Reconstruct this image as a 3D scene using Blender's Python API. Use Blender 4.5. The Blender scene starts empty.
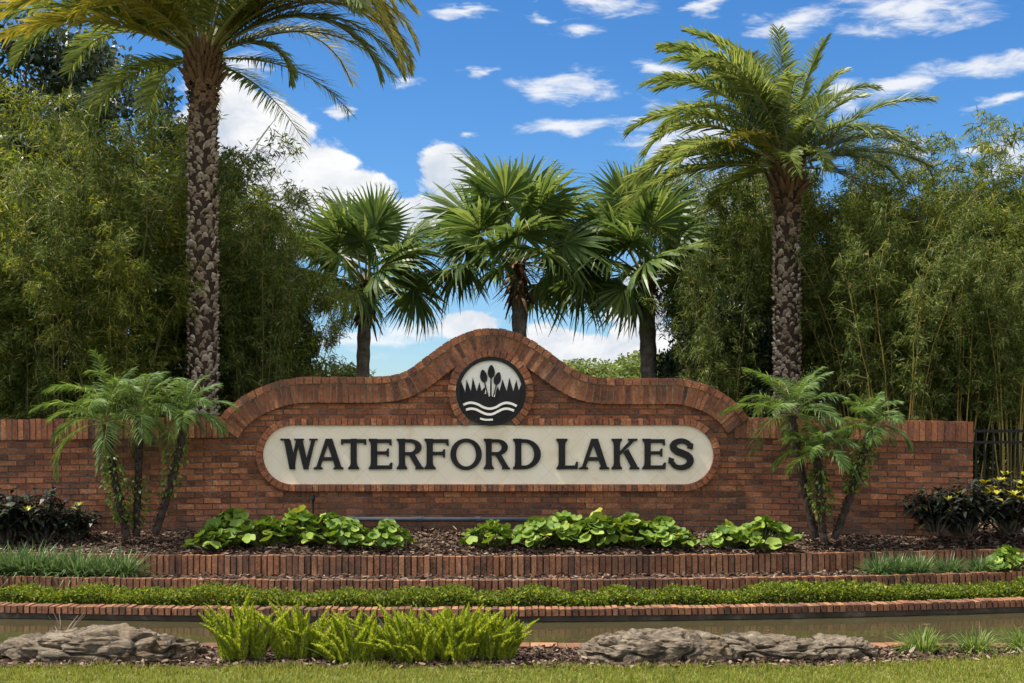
import bpy, bmesh, math, random
import numpy as np
from mathutils import Vector, Matrix, noise as mnoise

R = math.radians
random.seed(7)
C = bpy.context.scene.collection
scene = bpy.context.scene

# ------------------------------------------------------------------ camera
F = 1400.0; HY = 430.0; EYE = 1.62
cam_d = bpy.data.cameras.new('camera'); cam = bpy.data.objects.new('camera', cam_d); C.objects.link(cam)
cam.location = (0, 0, EYE); cam.rotation_euler = (R(90), 0, 0)
cam_d.sensor_width = 36.0; cam_d.lens = F / 1024 * 36.0
cam_d.shift_y = (HY - 341.5) / 1024
cam_d.clip_end = 2000
scene.camera = cam
scene.render.resolution_x = 1024; scene.render.resolution_y = 683
scene.view_settings.view_transform = 'Standard'
scene.view_settings.look = 'None'
scene.view_settings.gamma = 1.0
scene.view_settings.use_curve_mapping = False
scene.view_settings.exposure = 0.95

# ------------------------------------------------------------------ sun
SUN_EL, SUN_AZ = 60.0, 263.0          # azimuth clockwise from +Y (away from the camera)
sd = bpy.data.lights.new('sun', 'SUN'); sd.energy = 4.4; sd.angle = R(2.5); sd.color = (1.0, 0.95, 0.86)
sun = bpy.data.objects.new('sun', sd); C.objects.link(sun)
sdir = Vector((math.sin(R(SUN_AZ)) * math.cos(R(SUN_EL)), math.cos(R(SUN_AZ)) * math.cos(R(SUN_EL)), math.sin(R(SUN_EL))))
sun.rotation_euler = sdir.to_track_quat('Z', 'Y').to_euler()
sun.location = (0, 0, 30)

# ------------------------------------------------------------------ node helpers
class NT:
    def __init__(s, nt): s.nt = nt
    def n(s, t, **kw):
        x = s.nt.nodes.new(t)
        for k, v in kw.items():
            if k == 'inp':
                for kk, vv in v.items(): x.inputs[kk].default_value = vv
            else: setattr(x, k, v)
        return x
    def l(s, a, b): s.nt.links.new(a, b)
    def m(s, op, a, b=None, c=None, clamp=False):
        x = s.nt.nodes.new('ShaderNodeMath'); x.operation = op; x.use_clamp = clamp
        for i, v in enumerate((a, b, c)):
            if v is None: continue
            if isinstance(v, (int, float)): x.inputs[i].default_value = v
            else: s.l(v, x.inputs[i])
        return x.outputs[0]
    def smooth(s, v, lo, hi):
        x = s.nt.nodes.new('ShaderNodeMapRange'); x.interpolation_type = 'SMOOTHSTEP'
        s.l(v, x.inputs['Value']); x.inputs['From Min'].default_value = lo; x.inputs['From Max'].default_value = hi
        return x.outputs['Result']
    def mix(s, f, a, b, mode='MIX'):
        x = s.nt.nodes.new('ShaderNodeMix'); x.data_type = 'RGBA'; x.blend_type = mode
        for sock, v in ((x.inputs[0], f), (x.inputs[6], a), (x.inputs[7], b)):
            if isinstance(v, (int, float)): sock.default_value = v
            elif isinstance(v, tuple): sock.default_value = v + (1,) if len(v) == 3 else v
            else: s.l(v, sock)
        return x.outputs[2]
    def ramp(s, v, stops, interp='LINEAR'):
        x = s.nt.nodes.new('ShaderNodeValToRGB'); x.color_ramp.interpolation = interp
        e = x.color_ramp.elements
        while len(e) < len(stops): e.new(0.5)
        for i, (p, c) in enumerate(stops): e[i].position = p; e[i].color = c + (1,)
        s.l(v, x.inputs[0]); return x.outputs[0]
    def noise(s, vec, scale, detail=4, rough=0.55, dist=0.0):
        x = s.nt.nodes.new('ShaderNodeTexNoise'); x.inputs['Scale'].default_value = scale
        x.inputs['Detail'].default_value = detail; x.inputs['Roughness'].default_value = rough
        x.inputs['Distortion'].default_value = dist
        if vec is not None: s.l(vec, x.inputs['Vector'])
        return x.outputs['Fac']

# ------------------------------------------------------------------ world: Nishita sky and clouds by direction
SKY = 0.13
world = bpy.data.worlds.new('World'); scene.world = world; world.use_nodes = True
wt = world.node_tree; wt.nodes.clear(); W = NT(wt)
out = W.n('ShaderNodeOutputWorld'); bg = W.n('ShaderNodeBackground'); bg.inputs['Strength'].default_value = SKY
sky = W.n('ShaderNodeTexSky', sky_type='NISHITA', sun_disc=False)
sky.sun_elevation = R(SUN_EL); sky.sun_rotation = R(SUN_AZ); sky.air_density = 1.0; sky.dust_density = 0.3; sky.ozone_density = 5.0
tc = W.n('ShaderNodeTexCoord'); sp = W.n('ShaderNodeSeparateXYZ'); W.l(tc.outputs['Generated'], sp.inputs[0])
az = W.m('ARCTAN2', sp.outputs[0], sp.outputs[1]); el = W.m('ARCSINE', sp.outputs[2])
def direction(px, py):
    u = (px - 512) / F; v = (HY - py) / F
    a = math.atan(u); return a, math.atan(v * math.cos(a))
cmb = W.n('ShaderNodeCombineXYZ'); W.l(az, cmb.inputs[0]); W.l(W.m('MULTIPLY', el, 1.5), cmb.inputs[1])
nA = W.noise(cmb.outputs[0], 26, 8, 0.6, 0.3)      # fine shape
nB = W.noise(cmb.outputs[0], 9, 3, 0.5)            # broad warp
cmb2 = W.n('ShaderNodeCombineXYZ'); W.l(az, cmb2.inputs[0]); W.l(W.m('MULTIPLY', el, 3.2), cmb2.inputs[1]); cmb2.inputs[2].default_value = 3.7
nC = W.noise(cmb2.outputs[0], 34, 8, 0.62, 0.5)    # streaks
nW = W.n('ShaderNodeTexNoise'); nW.inputs['Scale'].default_value = 17; nW.inputs['Detail'].default_value = 4; nW.inputs['Roughness'].default_value = 0.6; W.l(cmb2.outputs[0], nW.inputs['Vector'])
sW = W.n('ShaderNodeSeparateColor'); W.l(nW.outputs['Color'], sW.inputs[0])
azw = W.m('ADD', az, W.m('MULTIPLY', W.m('SUBTRACT', sW.outputs[0], 0.5), 0.075)); elw = W.m('ADD', el, W.m('MULTIPLY', W.m('SUBTRACT', sW.outputs[1], 0.5), 0.022))
def blobs(lst, az=az, el=el):
    acc = None
    for px, py, rx, ry, ang in lst:
        a0, e0 = direction(px, py); c, s_ = math.cos(R(ang)), math.sin(R(ang))
        da = W.m('SUBTRACT', az, a0); de = W.m('SUBTRACT', el, e0)
        u = W.m('ADD', W.m('MULTIPLY', da, c / (rx / F)), W.m('MULTIPLY', de, s_ / (rx / F)))
        v = W.m('ADD', W.m('MULTIPLY', da, -s_ / (ry / F)), W.m('MULTIPLY', de, c / (ry / F)))
        d = W.m('SUBTRACT', 1.0, W.m('SQRT', W.m('ADD', W.m('MULTIPLY', u, u), W.m('MULTIPLY', v, v))))
        acc = d if acc is None else W.m('MAXIMUM', acc, d)
    return acc
cum = blobs([(228, 125, 52, 60, 0), (268, 148, 60, 52, -10), (312, 174, 58, 40, -18), (355, 194, 46, 28, 0), (300, 215, 130, 50, -10), (395, 222, 30, 24, 0),
             (447, 170, 34, 30, 0), (462, 190, 34, 30, 0), (432, 216, 60, 22, 0), (552, 345, 34, 26, -20), (572, 352, 46, 22, -10), (470, 325, 34, 16, 0),
             (598, 350, 20, 18, 0), (632, 345, 30, 28, 0), (668, 345, 34, 24, 0), (640, 300, 40, 34, 0), (600, 372, 120, 18, 0)])
wis = blobs([(360, 342, 90, 16, 0), (420, 330, 70, 20, 10), (560, 88, 62, 14, 6), (585, 84, 36, 13, -8), (566, 127, 62, 11, 3), (484, 71, 18, 8, 12),
             (534, 19, 20, 7, 0), (578, 27, 36, 9, -8), (612, 4, 52, 14, 0), (660, 68, 36, 9, -8), (715, 5, 26, 14, 20), (795, 22, 46, 15, 6), (910, 2, 95, 28, 0), (925, 24, 70, 12, 4),
             (905, 84, 72, 17, 10), (985, 66, 75, 13, 6), (845, 98, 40, 24, 10), (992, 104, 48, 6, 8), (1012, 155, 34, 34, 0), (670, 150, 60, 50, 0), (705, 130, 55, 28, 0),
             (460, 12, 30, 8, 0), (410, 85, 22, 8, 5), (640, 120, 40, 8, 0), (735, 200, 60, 40, 0), (915, 148, 26, 18, 0), (345, 112, 14, 6, 0), (460, 133, 16, 4, 0), (250, 62, 30, 12, -10)], azw, elw)
cA = W.smooth(W.m('ADD', cum, W.m('MULTIPLY', W.m('SUBTRACT', nA, 0.5), 1.15)), 0.05, 0.24)
cB = W.smooth(W.m('ADD', W.m('ADD', wis, -0.02), W.m('MULTIPLY', W.m('SUBTRACT', nC, 0.5), 2.2)), 0.02, 1.05)
shade = W.smooth(W.m('ADD', W.m('MULTIPLY', nA, 0.7), W.m('MULTIPLY', nB, 0.6)), 0.48, 0.80)
cw = 4.0
ccol = W.mix(shade, (cw * 0.62, cw * 0.69, cw * 0.80), (cw, cw, cw * 1.0))
hs = W.n('ShaderNodeHueSaturation'); hs.inputs['Saturation'].default_value = 1.25; hs.inputs['Value'].default_value = 1.0
W.l(sky.outputs[0], hs.inputs['Color'])
tint = W.mix(1.0, hs.outputs[0], (0.47, 0.53, 0.60), 'MULTIPLY')
c1 = W.mix(W.m('MULTIPLY', cB, 0.88), tint, (cw * 0.97, cw * 0.98, cw))
c2 = W.mix(cA, c1, ccol)
# unseen broken bright cloud, added for stronger whiter fill light, over the rest of the dome, outside the stretch of sky the clouds above were placed in
gen = W.noise(tc.outputs['Generated'], 2.2, 7, 0.6, 0.4)
gm = W.m('MULTIPLY', W.smooth(gen, 0.40, 0.58), W.smooth(W.m('MULTIPLY', sp.outputs[1], -1.0), -0.80, -0.55))
gm = W.m('MULTIPLY', gm, W.smooth(sp.outputs[2], 0.0, 0.08))
c2 = W.mix(gm, c2, (6.6, 6.4, 6.1))
W.l(c2, bg.inputs[0]); W.l(bg.outputs[0], out.inputs[0])

# ------------------------------------------------------------------ materials
def newmat(name):
    m = bpy.data.materials.new(name); m.use_nodes = True
    t = NT(m.node_tree); p = m.node_tree.nodes['Principled BSDF']; o = m.node_tree.nodes['Material Output']
    return m, t, p, o
def leaf_mat(name, stops, rough=0.5, trans=0.35, tcol=1.6, spec=0.4, patch=0.0):
    m, t, p, o = newmat(name)
    g = t.n('ShaderNodeNewGeometry')
    col = t.ramp(g.outputs['Random Per Island'], stops)
    if patch:
        tc = t.n('ShaderNodeTexCoord'); nz = t.noise(tc.outputs['Object'], 1.6, 3)
        col = t.mix(t.m('MULTIPLY', t.smooth(nz, 0.35, 0.7), patch), col, stops[-1][1])
    t.l(col, p.inputs['Base Color']); p.inputs['Roughness'].default_value = rough
    p.inputs['Specular IOR Level'].default_value = spec
    tr = t.n('ShaderNodeBsdfTranslucent')
    hs = t.n('ShaderNodeHueSaturation'); hs.inputs['Hue'].default_value = 0.48; hs.inputs['Value'].default_value = tcol; hs.inputs['Saturation'].default_value = 1.1
    t.l(col, hs.inputs['Color']); t.l(hs.outputs[0], tr.inputs['Color'])
    mx = t.n('ShaderNodeMixShader'); mx.inputs[0].default_value = trans
    t.l(p.outputs[0], mx.inputs[1]); t.l(tr.outputs[0], mx.inputs[2]); t.l(mx.outputs[0], o.inputs['Surface'])
    return m
def solid_mat(name, stops, rough=0.8, nscale=20, bump=0.3, island=0.5, spec=0.3, bscale=None, bdist=0.01):
    m, t, p, o = newmat(name)
    g = t.n('ShaderNodeNewGeometry'); tc = t.n('ShaderNodeTexCoord')
    nz = t.noise(tc.outputs['Object'], nscale, 6, 0.62)
    f = t.m('ADD', t.m('MULTIPLY', g.outputs['Random Per Island'], island), t.m('MULTIPLY', t.m('SUBTRACT', t.m('MULTIPLY', nz, 1.9), 0.45), 1 - island), clamp=True)
    t.l(t.ramp(f, stops), p.inputs['Base Color'])
    p.inputs['Roughness'].default_value = rough; p.inputs['Specular IOR Level'].default_value = spec
    if bump:
        b = t.n('ShaderNodeBump'); b.inputs['Strength'].default_value = bump; b.inputs['Distance'].default_value = bdist
        t.l(t.noise(tc.outputs['Object'], bscale or nscale * 2, 8, 0.65), b.inputs['Height']); t.l(b.outputs[0], p.inputs['Normal'])
    return m

def brick_mat(name, stops, stain=0.5, splash=False):
    m, t, p, o = newmat(name)
    g = t.n('ShaderNodeNewGeometry'); tc = t.n('ShaderNodeTexCoord')
    n1 = t.noise(tc.outputs['Object'], 38, 5, 0.65); n2 = t.noise(tc.outputs['Object'], 1.3, 5, 0.6)
    f = t.m('ADD', t.m('MULTIPLY', g.outputs['Random Per Island'], 0.62), t.m('ADD', 0.07, t.m('ADD', t.m('MULTIPLY', t.m('SUBTRACT', n1, 0.44), 1.3), t.m('MULTIPLY', t.m('SUBTRACT', t.noise(tc.outputs['Object'], 11, 5, 0.7), 0.44), 0.9))), clamp=True)
    col = t.ramp(f, stops)
    n3 = t.noise(tc.outputs['Object'], 5, 6, 0.7)
    col = t.mix(t.m('MULTIPLY', t.smooth(n3, 0.55, 0.80), 0.5), col, (0.30, 0.22, 0.16))          # lime bloom
    col = t.mix(t.m('MULTIPLY', t.smooth(n2, 0.45, 0.72), stain), col, (0.055, 0.038, 0.030))    # algae and soot patches
    sz = t.n('ShaderNodeSeparateXYZ'); t.l(tc.outputs['Object'], sz.inputs[0])
    mps = t.n('ShaderNodeMapping'); mps.inputs['Scale'].default_value = (7, 7, 0.7); t.l(tc.outputs['Object'], mps.inputs[0])
    drip = t.m('MULTIPLY', t.smooth(t.noise(mps.outputs[0], 1.0, 6, 0.7), 0.56, 0.76), 0.55)                     # rain streaks
    col = t.mix(t.m('MULTIPLY', drip, stain * 1.6, clamp=True), col, (0.060, 0.042, 0.034))
    if splash:
        foot = t.m('SUBTRACT', 1.0, t.smooth(t.m('ADD', sz.outputs[2], t.m('MULTIPLY', t.m('SUBTRACT', n3, 0.5), -0.5)), 0.12, 0.55))
        col = t.mix(t.m('MULTIPLY', foot, 0.6), col, (0.075, 0.055, 0.042))                                    # soil splash along the foot
    t.l(col, p.inputs['Base Color']); p.inputs['Roughness'].default_value = 0.85; p.inputs['Specular IOR Level'].default_value = 0.25
    b = t.n('ShaderNodeBump'); b.inputs['Strength'].default_value = 0.9; b.inputs['Distance'].default_value = 0.008
    t.l(t.noise(tc.outputs['Object'], 70, 6, 0.7), b.inputs['Height']); t.l(b.outputs[0], p.inputs['Normal'])
    return m
BR = [(0.0, (0.045, 0.026, 0.021)), (0.2, (0.120, 0.050, 0.030)), (0.5, (0.222, 0.079, 0.038)), (0.78, (0.32, 0.118, 0.052)), (1.0, (0.44, 0.23, 0.12))]
MAT = {}
MAT['brick'] = brick_mat('brick', BR, 0.45, True)
MAT['brick_edging'] = brick_mat('brick_edging', [(0, (0.055, 0.034, 0.025)), (0.3, (0.15, 0.068, 0.038)), (0.65, (0.26, 0.112, 0.056)), (1, (0.40, 0.21, 0.11))], 0.7)
MAT['mortar'] = solid_mat('mortar', [(0, (0.06, 0.048, 0.040)), (0.5, (0.13, 0.105, 0.085)), (1, (0.30, 0.26, 0.21))], 0.95, 3, 0.4, 0.0)
MAT['dark_mortar'] = solid_mat('dark_mortar', [(0, (0.022, 0.018, 0.014)), (0.6, (0.055, 0.045, 0.035)), (1, (0.16, 0.13, 0.10))], 0.95, 4, 0.4, 0.0)
MAT['pale_mortar'] = solid_mat('pale_mortar', [(0, (0.10, 0.08, 0.06)), (0.5, (0.26, 0.22, 0.17)), (1, (0.46, 0.41, 0.33))], 0.95, 3, 0.3, 0.0)
MAT['concrete'] = solid_mat('concrete', [(0, (0.05, 0.042, 0.028)), (0.5, (0.115, 0.095, 0.062)), (1, (0.19, 0.165, 0.115))], 0.9, 3, 0.3, 0.0)
MAT['black'] = solid_mat('black_metal', [(0, (0.0070, 0.0068, 0.0075)), (1, (0.015, 0.0145, 0.015))], 0.6, 8, 0.1, 0.0, 0.22)
MAT['pipe'] = solid_mat('grey_pipe', [(0, (0.025, 0.032, 0.045)), (1, (0.05, 0.06, 0.08))], 0.7, 5, 0.1, 0.0, 0.15)
MAT['white_paint'] = solid_mat('white_paint', [(0, (0.76, 0.73, 0.66)), (1, (0.86, 0.83, 0.76))], 0.6, 5, 0.1, 0.0)
MAT['soil'] = solid_mat('soil', [(0, (0.018, 0.012, 0.009)), (0.5, (0.05, 0.034, 0.024)), (1, (0.10, 0.072, 0.052))], 0.95, 14, 0.8, 0.0, 0.1, 40, 0.03)
MAT['mulch'] = solid_mat('mulch', [(0, (0.025, 0.015, 0.010)), (0.45, (0.075, 0.044, 0.030)), (0.75, (0.15, 0.10, 0.072)), (1, (0.36, 0.28, 0.21))], 0.9, 30, 0.3, 0.85, 0.15)

# cream stone panel with diagonal joints
m, t, p, o = newmat('cream_stone'); MAT['stone'] = m
tc = t.n('ShaderNodeTexCoord'); mp = t.n('ShaderNodeMapping'); mp.inputs['Rotation'].default_value = (R(90), 0, 0)
t.l(tc.outputs['Object'], mp.inputs[0])
s3 = t.n('ShaderNodeSeparateXYZ'); t.l(tc.outputs['Object'], s3.inputs[0])
d1 = t.m('MULTIPLY', t.m('ADD', s3.outputs[0], s3.outputs[2]), 0.7071 / 0.30); d2 = t.m('MULTIPLY', t.m('SUBTRACT', s3.outputs[0], s3.outputs[2]), 0.7071 / 0.30)
def joint(d):
    f = t.m('ABSOLUTE', t.m('SUBTRACT', t.m('FRACT', d), 0.5)); return t.m('GREATER_THAN', f, 0.4885)
jt = t.m('MAXIMUM', joint(d1), joint(d2))
cell = t.n('ShaderNodeCombineXYZ'); t.l(t.m('FLOOR', d1), cell.inputs[0]); t.l(t.m('FLOOR', d2), cell.inputs[1])
wn = t.n('ShaderNodeTexWhiteNoise'); t.l(cell.outputs[0], wn.inputs['Vector'])
nz = t.noise(tc.outputs['Object'], 3.2, 6, 0.62, 0.8)
f = t.m('ADD', t.m('MULTIPLY', wn.outputs['Value'], 0.16), t.m('MULTIPLY', nz, 0.95), clamp=True)
col = t.ramp(f, [(0.12, (0.62, 0.48, 0.31)), (0.45, (0.80, 0.70, 0.54)), (0.85, (0.86, 0.79, 0.66))])
col = t.mix(t.m('MULTIPLY', jt, 0.22), col, (0.34, 0.27, 0.19))
t.l(col, p.inputs['Base Color']); p.inputs['Roughness'].default_value = 0.6

# rock
m, t, p, o = newmat('rock'); MAT['rock'] = m
tc = t.n('ShaderNodeTexCoord'); mp = t.n('ShaderNodeMapping'); mp.inputs['Scale'].default_value = (1, 1, 3.2); t.l(tc.outputs['Object'], mp.inputs[0])
n1 = t.noise(mp.outputs[0], 6.0, 12, 0.75, 0.6); n2 = t.noise(tc.outputs['Object'], 26, 10, 0.75); n3 = t.noise(mp.outputs[0], 2.0, 4, 0.5, 0.4)
col = t.ramp(t.m('ADD', t.m('MULTIPLY', n1, 0.7), t.m('MULTIPLY', n2, 0.3)), [(0.32, (0.030, 0.024, 0.019)), (0.44, (0.15, 0.115, 0.080)), (0.55, (0.29, 0.235, 0.17)), (0.70, (0.50, 0.44, 0.35))])
col = t.mix(t.m('MULTIPLY', t.smooth(n3, 0.48, 0.66), 0.6), col, (0.17, 0.115, 0.055))
n4 = t.noise(tc.outputs['Object'], 3.1, 6, 0.65, 1.2)
col = t.mix(t.m('MULTIPLY', t.smooth(n4, 0.50, 0.62), 0.75), col, (0.050, 0.042, 0.034))
col = t.mix(t.m('MULTIPLY', t.smooth(t.noise(tc.outputs['Object'], 9, 8, 0.75), 0.60, 0.72), 0.7), col, (0.42, 0.40, 0.34))
t.l(col, p.inputs['Base Color']); p.inputs['Roughness'].default_value = 0.9; p.inputs['Specular IOR Level'].default_value = 0.2
b = t.n('ShaderNodeBump'); b.inputs['Strength'].default_value = 1.0; b.inputs['Distance'].default_value = 0.06
t.l(t.m('ADD', n1, t.m('MULTIPLY', n2, 0.4)), b.inputs['Height']); t.l(b.outputs[0], p.inputs['Normal'])

# water
m, t, p, o = newmat('pond_water'); MAT['water'] = m
p.inputs['Base Color'].default_value = (0.050, 0.042, 0.020, 1); p.inputs['Roughness'].default_value = 0.06; p.inputs['IOR'].default_value = 1.33
tc = t.n('ShaderNodeTexCoord'); b = t.n('ShaderNodeBump'); b.inputs['Strength'].default_value = 0.18; b.inputs['Distance'].default_value = 0.02
t.l(t.noise(tc.outputs['Object'], 5, 4, 0.5), b.inputs['Height']); t.l(b.outputs[0], p.inputs['Normal'])

# ground under the lawn
MAT['lawn'] = solid_mat('lawn', [(0, (0.05, 0.055, 0.014)), (0.5, (0.10, 0.12, 0.024)), (1, (0.17, 0.18, 0.045))], 0.95, 9, 0.6, 0.0, 0.1, 60, 0.02)
MAT['grass'] = leaf_mat('grass', [(0, (0.085, 0.105, 0.018)), (0.5, (0.185, 0.215, 0.030)), (0.85, (0.29, 0.30, 0.055)), (1, (0.36, 0.31, 0.12))], 0.6, 0.35, 1.3, 0.2)

MAT['bamboo_leaf'] = leaf_mat('bamboo_leaf', [(0, (0.032, 0.058, 0.014)), (0.5, (0.078, 0.115, 0.026)), (0.85, (0.155, 0.195, 0.042)), (1, (0.30, 0.28, 0.09))], 0.5, 0.42, 1.6, 0.22)
MAT['bamboo_leaf_yellow'] = leaf_mat('bamboo_leaf_light', [(0, (0.040, 0.068, 0.011)), (0.5, (0.098, 0.138, 0.022)), (0.85, (0.19, 0.22, 0.034)), (1, (0.33, 0.30, 0.07))], 0.5, 0.44, 1.6, 0.22)
MAT['culm'] = solid_mat('bamboo_culm', [(0, (0.12, 0.11, 0.03)), (0.5, (0.30, 0.22, 0.055)), (1, (0.42, 0.34, 0.11))], 0.5, 4, 0.05, 0.6, 0.4)
MAT['green_culm'] = solid_mat('green_culm', [(0, (0.06, 0.065, 0.02)), (0.6, (0.13, 0.12, 0.035)), (1, (0.30, 0.24, 0.08))], 0.5, 4, 0.05, 0.6, 0.4)
MAT['dark_leaf'] = leaf_mat('dark_leaf', [(0, (0.016, 0.030, 0.012)), (0.6, (0.034, 0.056, 0.020)), (1, (0.070, 0.092, 0.034))], 0.4, 0.25, 1.4, 0.5)
MAT['far_leaf'] = leaf_mat('far_leaf', [(0, (0.07, 0.105, 0.025)), (0.6, (0.13, 0.175, 0.04)), (1, (0.20, 0.24, 0.06))], 0.5, 0.35, 1.4, 0.3)
MAT['bark'] = solid_mat('bark', [(0, (0.035, 0.028, 0.022)), (0.5, (0.085, 0.07, 0.055)), (1, (0.17, 0.145, 0.12))], 0.95, 12, 0.6, 0.0, 0.1, 30, 0.03)
MAT['palm_bark'] = solid_mat('palm_bark', [(0, (0.06, 0.048, 0.038)), (0.5, (0.15, 0.125, 0.10)), (1, (0.27, 0.235, 0.20))], 0.95, 9, 0.8, 0.0, 0.1, 30, 0.04)
MAT['dark_bark'] = solid_mat('dark_bark', [(0, (0.018, 0.013, 0.010)), (0.5, (0.045, 0.034, 0.027)), (1, (0.10, 0.08, 0.065))], 0.95, 12, 0.6, 0.3, 0.1)
MAT['frond'] = leaf_mat('date_frond', [(0, (0.065, 0.105, 0.030)), (0.6, (0.145, 0.195, 0.050)), (1, (0.24, 0.275, 0.08))], 0.40, 0.42, 1.55, 0.5)
MAT['frond_gold'] = leaf_mat('golden_frond', [(0, (0.17, 0.19, 0.035)), (0.6, (0.30, 0.29, 0.050)), (1, (0.48, 0.40, 0.065))], 0.42, 0.42, 1.3, 0.45)
MAT['rachis'] = solid_mat('frond_rib', [(0, (0.12, 0.13, 0.04)), (1, (0.26, 0.23, 0.08))], 0.5, 3, 0.0, 0.5, 0.4)
MAT['rachis_brown'] = solid_mat('frond_base', [(0, (0.05, 0.026, 0.013)), (1, (0.19, 0.11, 0.055))], 0.7, 6, 0.2, 0.5, 0.2)
MAT['fan'] = leaf_mat('fan_leaf', [(0, (0.044, 0.086, 0.022)), (0.55, (0.088, 0.142, 0.034)), (1, (0.17, 0.225, 0.060))], 0.40, 0.40, 1.5, 0.35)
MAT['fan_dead'] = solid_mat('dead_boot', [(0, (0.05, 0.028, 0.015)), (0.6, (0.15, 0.085, 0.045)), (1, (0.28, 0.18, 0.10))], 0.9, 10, 0.2, 0.7, 0.1)
MAT['pygmy'] = leaf_mat('pygmy_frond', [(0, (0.048, 0.10, 0.022)), (0.6, (0.10, 0.17, 0.038)), (1, (0.19, 0.26, 0.07))], 0.5, 0.36, 1.5, 0.25)
MAT['round'] = leaf_mat('round_leaf', [(0, (0.045, 0.095, 0.014)), (0.35, (0.105, 0.185, 0.026)), (0.72, (0.19, 0.27, 0.040)), (0.93, (0.28, 0.36, 0.075)), (1, (0.38, 0.36, 0.04))], 0.55, 0.22, 1.4, 0.2)
MAT['stem'] = solid_mat('green_stem', [(0, (0.07, 0.10, 0.02)), (1, (0.14, 0.17, 0.05))], 0.6, 5, 0.0, 0.5)
MAT['croton'] = leaf_mat('croton_leaf', [(0, (0.016, 0.014, 0.016)), (0.7, (0.030, 0.040, 0.024)), (0.97, (0.050, 0.066, 0.030)), (1, (0.24, 0.20, 0.03))], 0.45, 0.12, 1.2, 0.3)
MAT['croton_new'] = leaf_mat('new_croton_leaf', [(0, (0.26, 0.26, 0.025)), (1, (0.46, 0.42, 0.05))], 0.3, 0.3, 1.2, 0.5)
MAT['liriope'] = leaf_mat('strap_leaf', [(0, (0.045, 0.095, 0.030)), (0.6, (0.085, 0.15, 0.048)), (1, (0.17, 0.23, 0.085))], 0.4, 0.3, 1.4, 0.4)
MAT['foxtail'] = leaf_mat('foxtail_needle', [(0, (0.19, 0.27, 0.022)), (0.6, (0.37, 0.45, 0.050)), (0.97, (0.52, 0.57, 0.10)), (1, (0.40, 0.30, 0.10))], 0.55, 0.42, 1.3, 0.15)
MAT['hedge'] = leaf_mat('hedge_leaf', [(0, (0.028, 0.050, 0.009)), (0.5, (0.092, 0.135, 0.017)), (0.85, (0.20, 0.25, 0.026)), (1, (0.30, 0.29, 0.04))], 0.55, 0.35, 1.4, 0.15)
MAT['vine'] = leaf_mat('vine_leaf', [(0, (0.05, 0.10, 0.018)), (0.6, (0.11, 0.17, 0.03)), (1, (0.27, 0.29, 0.06))], 0.4, 0.3, 1.4, 0.4)
MAT['twig'] = solid_mat('twig', [(0, (0.10, 0.07, 0.05)), (1, (0.30, 0.24, 0.18))], 0.9, 6, 0.0, 0.6)

MAT['trunk_core'] = solid_mat('trunk_fibre', [(0, (0.020, 0.013, 0.010)), (1, (0.06, 0.040, 0.030))], 0.95, 14, 0.5, 0.0, 0.1)
# trunk of date palm: boss colours run from orange-brown below the crown to weathered grey
def date_trunk_mat(name, h, dark):
    m, t, p, o = newmat(name)
    g = t.n('ShaderNodeNewGeometry'); tc = t.n('ShaderNodeTexCoord'); s = t.n('ShaderNodeSeparateXYZ'); t.l(tc.outputs['Object'], s.inputs[0])
    nz = t.noise(tc.outputs['Object'], 24, 6, 0.65)
    f = t.m('ADD', t.m('MULTIPLY', g.outputs['Random Per Island'], 0.4), t.m('MULTIPLY', t.m('SUBTRACT', nz, 0.25), 1.1), clamp=True)
    grey = t.ramp(f, [(0.1, (0.15 * dark, 0.105 * dark, 0.072 * dark)), (0.5, (0.32 * dark, 0.25 * dark, 0.185 * dark)), (0.9, (0.64 * dark, 0.57 * dark, 0.47 * dark))])
    brn = t.ramp(f, [(0.1, (0.05, 0.025, 0.014)), (0.5, (0.13, 0.068, 0.036)), (0.9, (0.24, 0.15, 0.09))])
    col = t.mix(t.smooth(s.outputs[2], h - 1.25, h - 0.35), grey, brn)
    t.l(col, p.inputs['Base Color']); p.inputs['Roughness'].default_value = 0.9; p.inputs['Specular IOR Level'].default_value = 0.15
    b = t.n('ShaderNodeBump'); b.inputs['Strength'].default_value = 0.7; b.inputs['Distance'].default_value = 0.02
    t.l(nz, b.inputs['Height']); t.l(b.outputs[0], p.inputs['Normal'])
    return m

# ------------------------------------------------------------------ mesh helpers
def link(name, me, parent=None, loc=None):
    o = bpy.data.objects.new(name, me); C.objects.link(o)
    if parent is not None: o.parent = parent
    if loc is not None: o.location = loc
    return o
def np_mesh(name, V, Fq, mats, midx=None, smooth=False):
    """quads from numpy; a face index of -1 in the 4th column makes a triangle"""
    V = np.asarray(V, dtype=np.float32).reshape(-1, 3); Fq = np.asarray(Fq, dtype=np.int32)
    me = bpy.data.meshes.new(name)
    me.vertices.add(len(V)); me.vertices.foreach_set('co', V.ravel())
    tri = Fq[:, 3] < 0
    cnt = np.where(tri, 3, 4).astype(np.int32)
    starts = np.concatenate([[0], np.cumsum(cnt)[:-1]]).astype(np.int32)
    loops = Fq.ravel(); loops = loops[loops >= 0]
    me.loops.add(len(loops)); me.loops.foreach_set('vertex_index', loops)
    me.polygons.add(len(Fq)); me.polygons.foreach_set('loop_start', starts)
    try: me.polygons.foreach_set('loop_total', cnt)
    except Exception: pass
    for m_ in (mats if isinstance(mats, (list, tuple)) else [mats]): me.materials.append(m_)
    if midx is not None: me.polygons.foreach_set('material_index', np.asarray(midx, dtype=np.int32))
    me.polygons.foreach_set('use_smooth', np.full(len(Fq), bool(smooth)))
    me.update(calc_edges=True); me.validate()
    return me

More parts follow.
